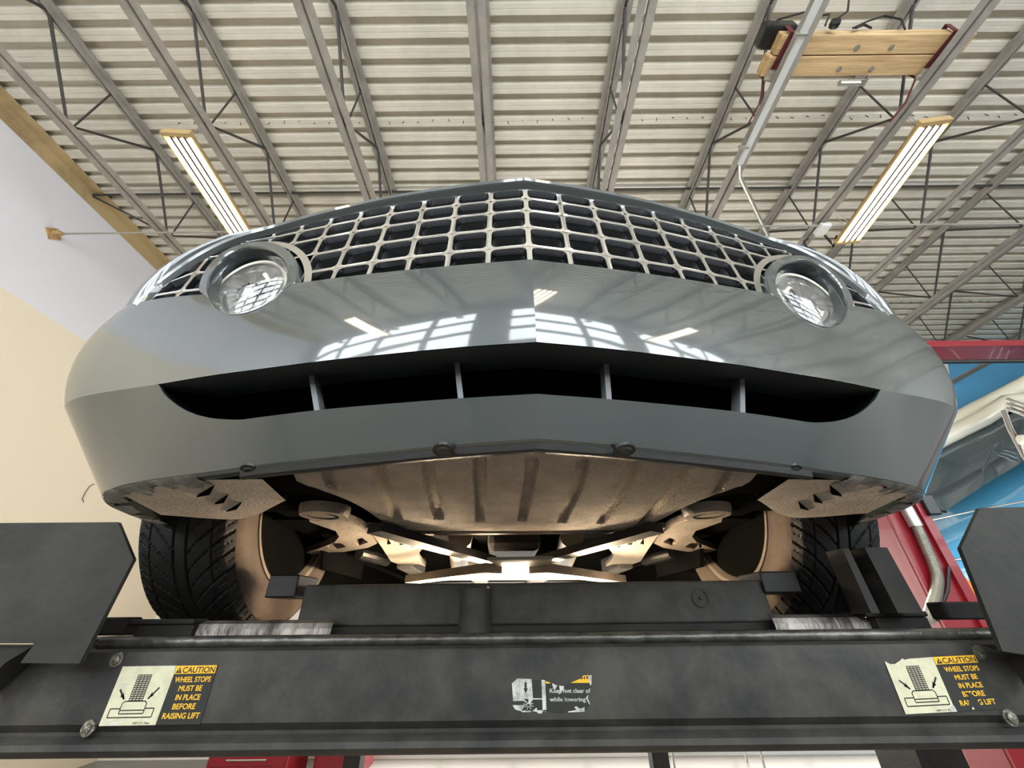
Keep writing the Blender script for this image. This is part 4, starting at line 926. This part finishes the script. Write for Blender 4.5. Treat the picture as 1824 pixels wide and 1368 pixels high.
for ya, th_, mm, nm in (((1600, 822), .085, 'cream', 'roof_edge'),):
    bm = bmesh.new(); pts = [B(1600, 822, 4.85), B(1690, 776, 4.7), B(1750, 746, 4.55), B(1795, 716, 4.45), B(1960, 700, 4.35)]; tube(bm, pts, .10, 12); part(nm, bm, 'cream', bc, 60)
bm = bmesh.new(); pts = [B(1600, 800, 4.95), B(1700, 752, 4.8), B(1824, 686, 4.65), B(1960, 610, 4.5)]; tube(bm, pts, .11, 12); part('roof_rail', bm, 'cream', bc, 60)
bm = bmesh.new(); plate(bm, [B(1650, 800, 5.3), B(1700, 758, 5.3), B(1824, 690, 5.3), B(1990, 600, 5.3), B(1990, 760, 5.3), B(1700, 900, 5.3)], (0, .3, 0)); part('cabin', bm, 'void', bc)
for k, (py, rr_) in enumerate(((712, .03), (720, .024), (728, .024))):
    bm = bmesh.new(); tube(bm, [B(1793, py, 4.2), B(1830, py + 14, 4.1), B(1900, py + 40, 4.0)], rr_, 10); part('chrome_trim', bm, 'chrome', bc, 60)
bm = bmesh.new(); tube(bm, [B(1788, 733, 4.2), B(1800, 765, 4.15), B(1824, 812, 4.1), B(1850, 850, 4.1)], .028, 8); part('vent_window_frame', bm, 'chrome', bc, 60)
bm = bmesh.new(); lathe(bm, [(0, -.05), (.08, -.04), (.10, 0), (.08, .02), (0, .03)], B(1828, 789, 4.1), (0, 1, 0), 24); part('side_mirror', bm, 'cream', bc, 60)
for pts in ([(1600, 1010), (1720, 995), (1760, 988), (1900, 960)], [(1600, 940), (1700, 918), (1760, 905), (1900, 880)]):
    bm = bmesh.new(); tube(bm, [B(x, y, 3.72) for x, y in pts], .010, 6); part('side_moulding', bm, 'chrome', bc, 60)

# ------------------------------------------------------------------ things far below, seen under the crossbeam
def floor_box(name, px, Y, w, h, d, m, label, cat, drawers=0):
    p = at(px, 1360, Y=Y); t = thing(name, label, cat, (p.x, Y, FLOOR)); b = bmesh.new(); box(b, (p.x - w / 2, Y, FLOOR + .06), (p.x + w / 2, Y + d, FLOOR + h), 0, .01); part('cabinet', b, m, t)
    for k in range(drawers):
        b = bmesh.new(); zz = FLOOR + .1 + k * (h - .12) / drawers; box(b, (p.x - w / 2 + .03, Y - .012, zz), (p.x + w / 2 - .03, Y, zz + (h - .12) / drawers - .02), 0, .004); dr = part('drawer', b, m, t)
        b = bmesh.new(); tube(b, [(p.x - w / 4, Y - .03, zz + .05), (p.x + w / 4, Y - .03, zz + .05)], .008, 6); part('handle', b, 'ratchet', dr)
    for sx in (-1, 1):
        for sy in (.06, d - .06):
            b = bmesh.new(); lathe(b, [(0, -.02), (.03, -.02), (.03, .02), (0, .02)], (p.x + sx * (w / 2 - .06), Y + sy, FLOOR + .03), (1, 0, 0), 12); part('caster', b, 'black_plastic', t)
floor_box('tool_cabinet', 440, 5.2, .8, .62, .5, 'red', 'red tool cabinet on casters seen under the beam at left', 'tool cabinet', 3)
floor_box('tool_chest', 600, 5.6, .5, .58, .5, 'red', 'smaller red tool chest next right of the tool cabinet', 'tool cabinet', 2)
t = thing('wire_rack', 'chrome wire rack standing against the far wall, seen under the beam', 'rack', (at(1280, 1360, Y=5.9).x, 5.9, FLOOR)); X = t.location.x
for sx in (-.5, .5):
    for sy in (0, .4):
        b = bmesh.new(); tube(b, [(X + sx, 5.9 + sy, FLOOR), (X + sx, 5.9 + sy, .3)], .014, 8); part('upright', b, 'conduit', t)
for zz in (-1.3, -.9, -.4, .1):
    b = bmesh.new()
    for k in range(9): tube(b, [(X - .5, 5.9 + k * .05, zz), (X + .5, 5.9 + k * .05, zz)], .004, 4)
    part('shelf', b, 'conduit', t)
floor_box('engine_stand', 1740, 4.3, .9, .55, .5, 'darksteel', 'dark engine on a stand beside the red post, seen under the beam', 'engine')
for px, lab in ((626, 'dark steel rear post of the lift, seen under the beam left of centre'), (1178, 'dark steel rear post of the lift, seen under the beam right of centre')):
    p = at(px, 1355, Y=4.4); b = bmesh.new(); box(b, (p.x - .07, 4.4, FLOOR), (p.x + .07, 4.55, -.3), 0, .01); part('rear_post', b, 'darksteel', lift)
# small crack-like wire stuck on the wall
p = [at(x, y, X=WL + .01) for x, y in ((168, 862), (160, 866), (152, 878), (147, 888), (149, 895))]; b = bmesh.new(); tube(b, p, .004, 5); tag(link('wire_scrap', b, 'web'), 'short thin curved wire on the cream part of the left wall', 'wire')
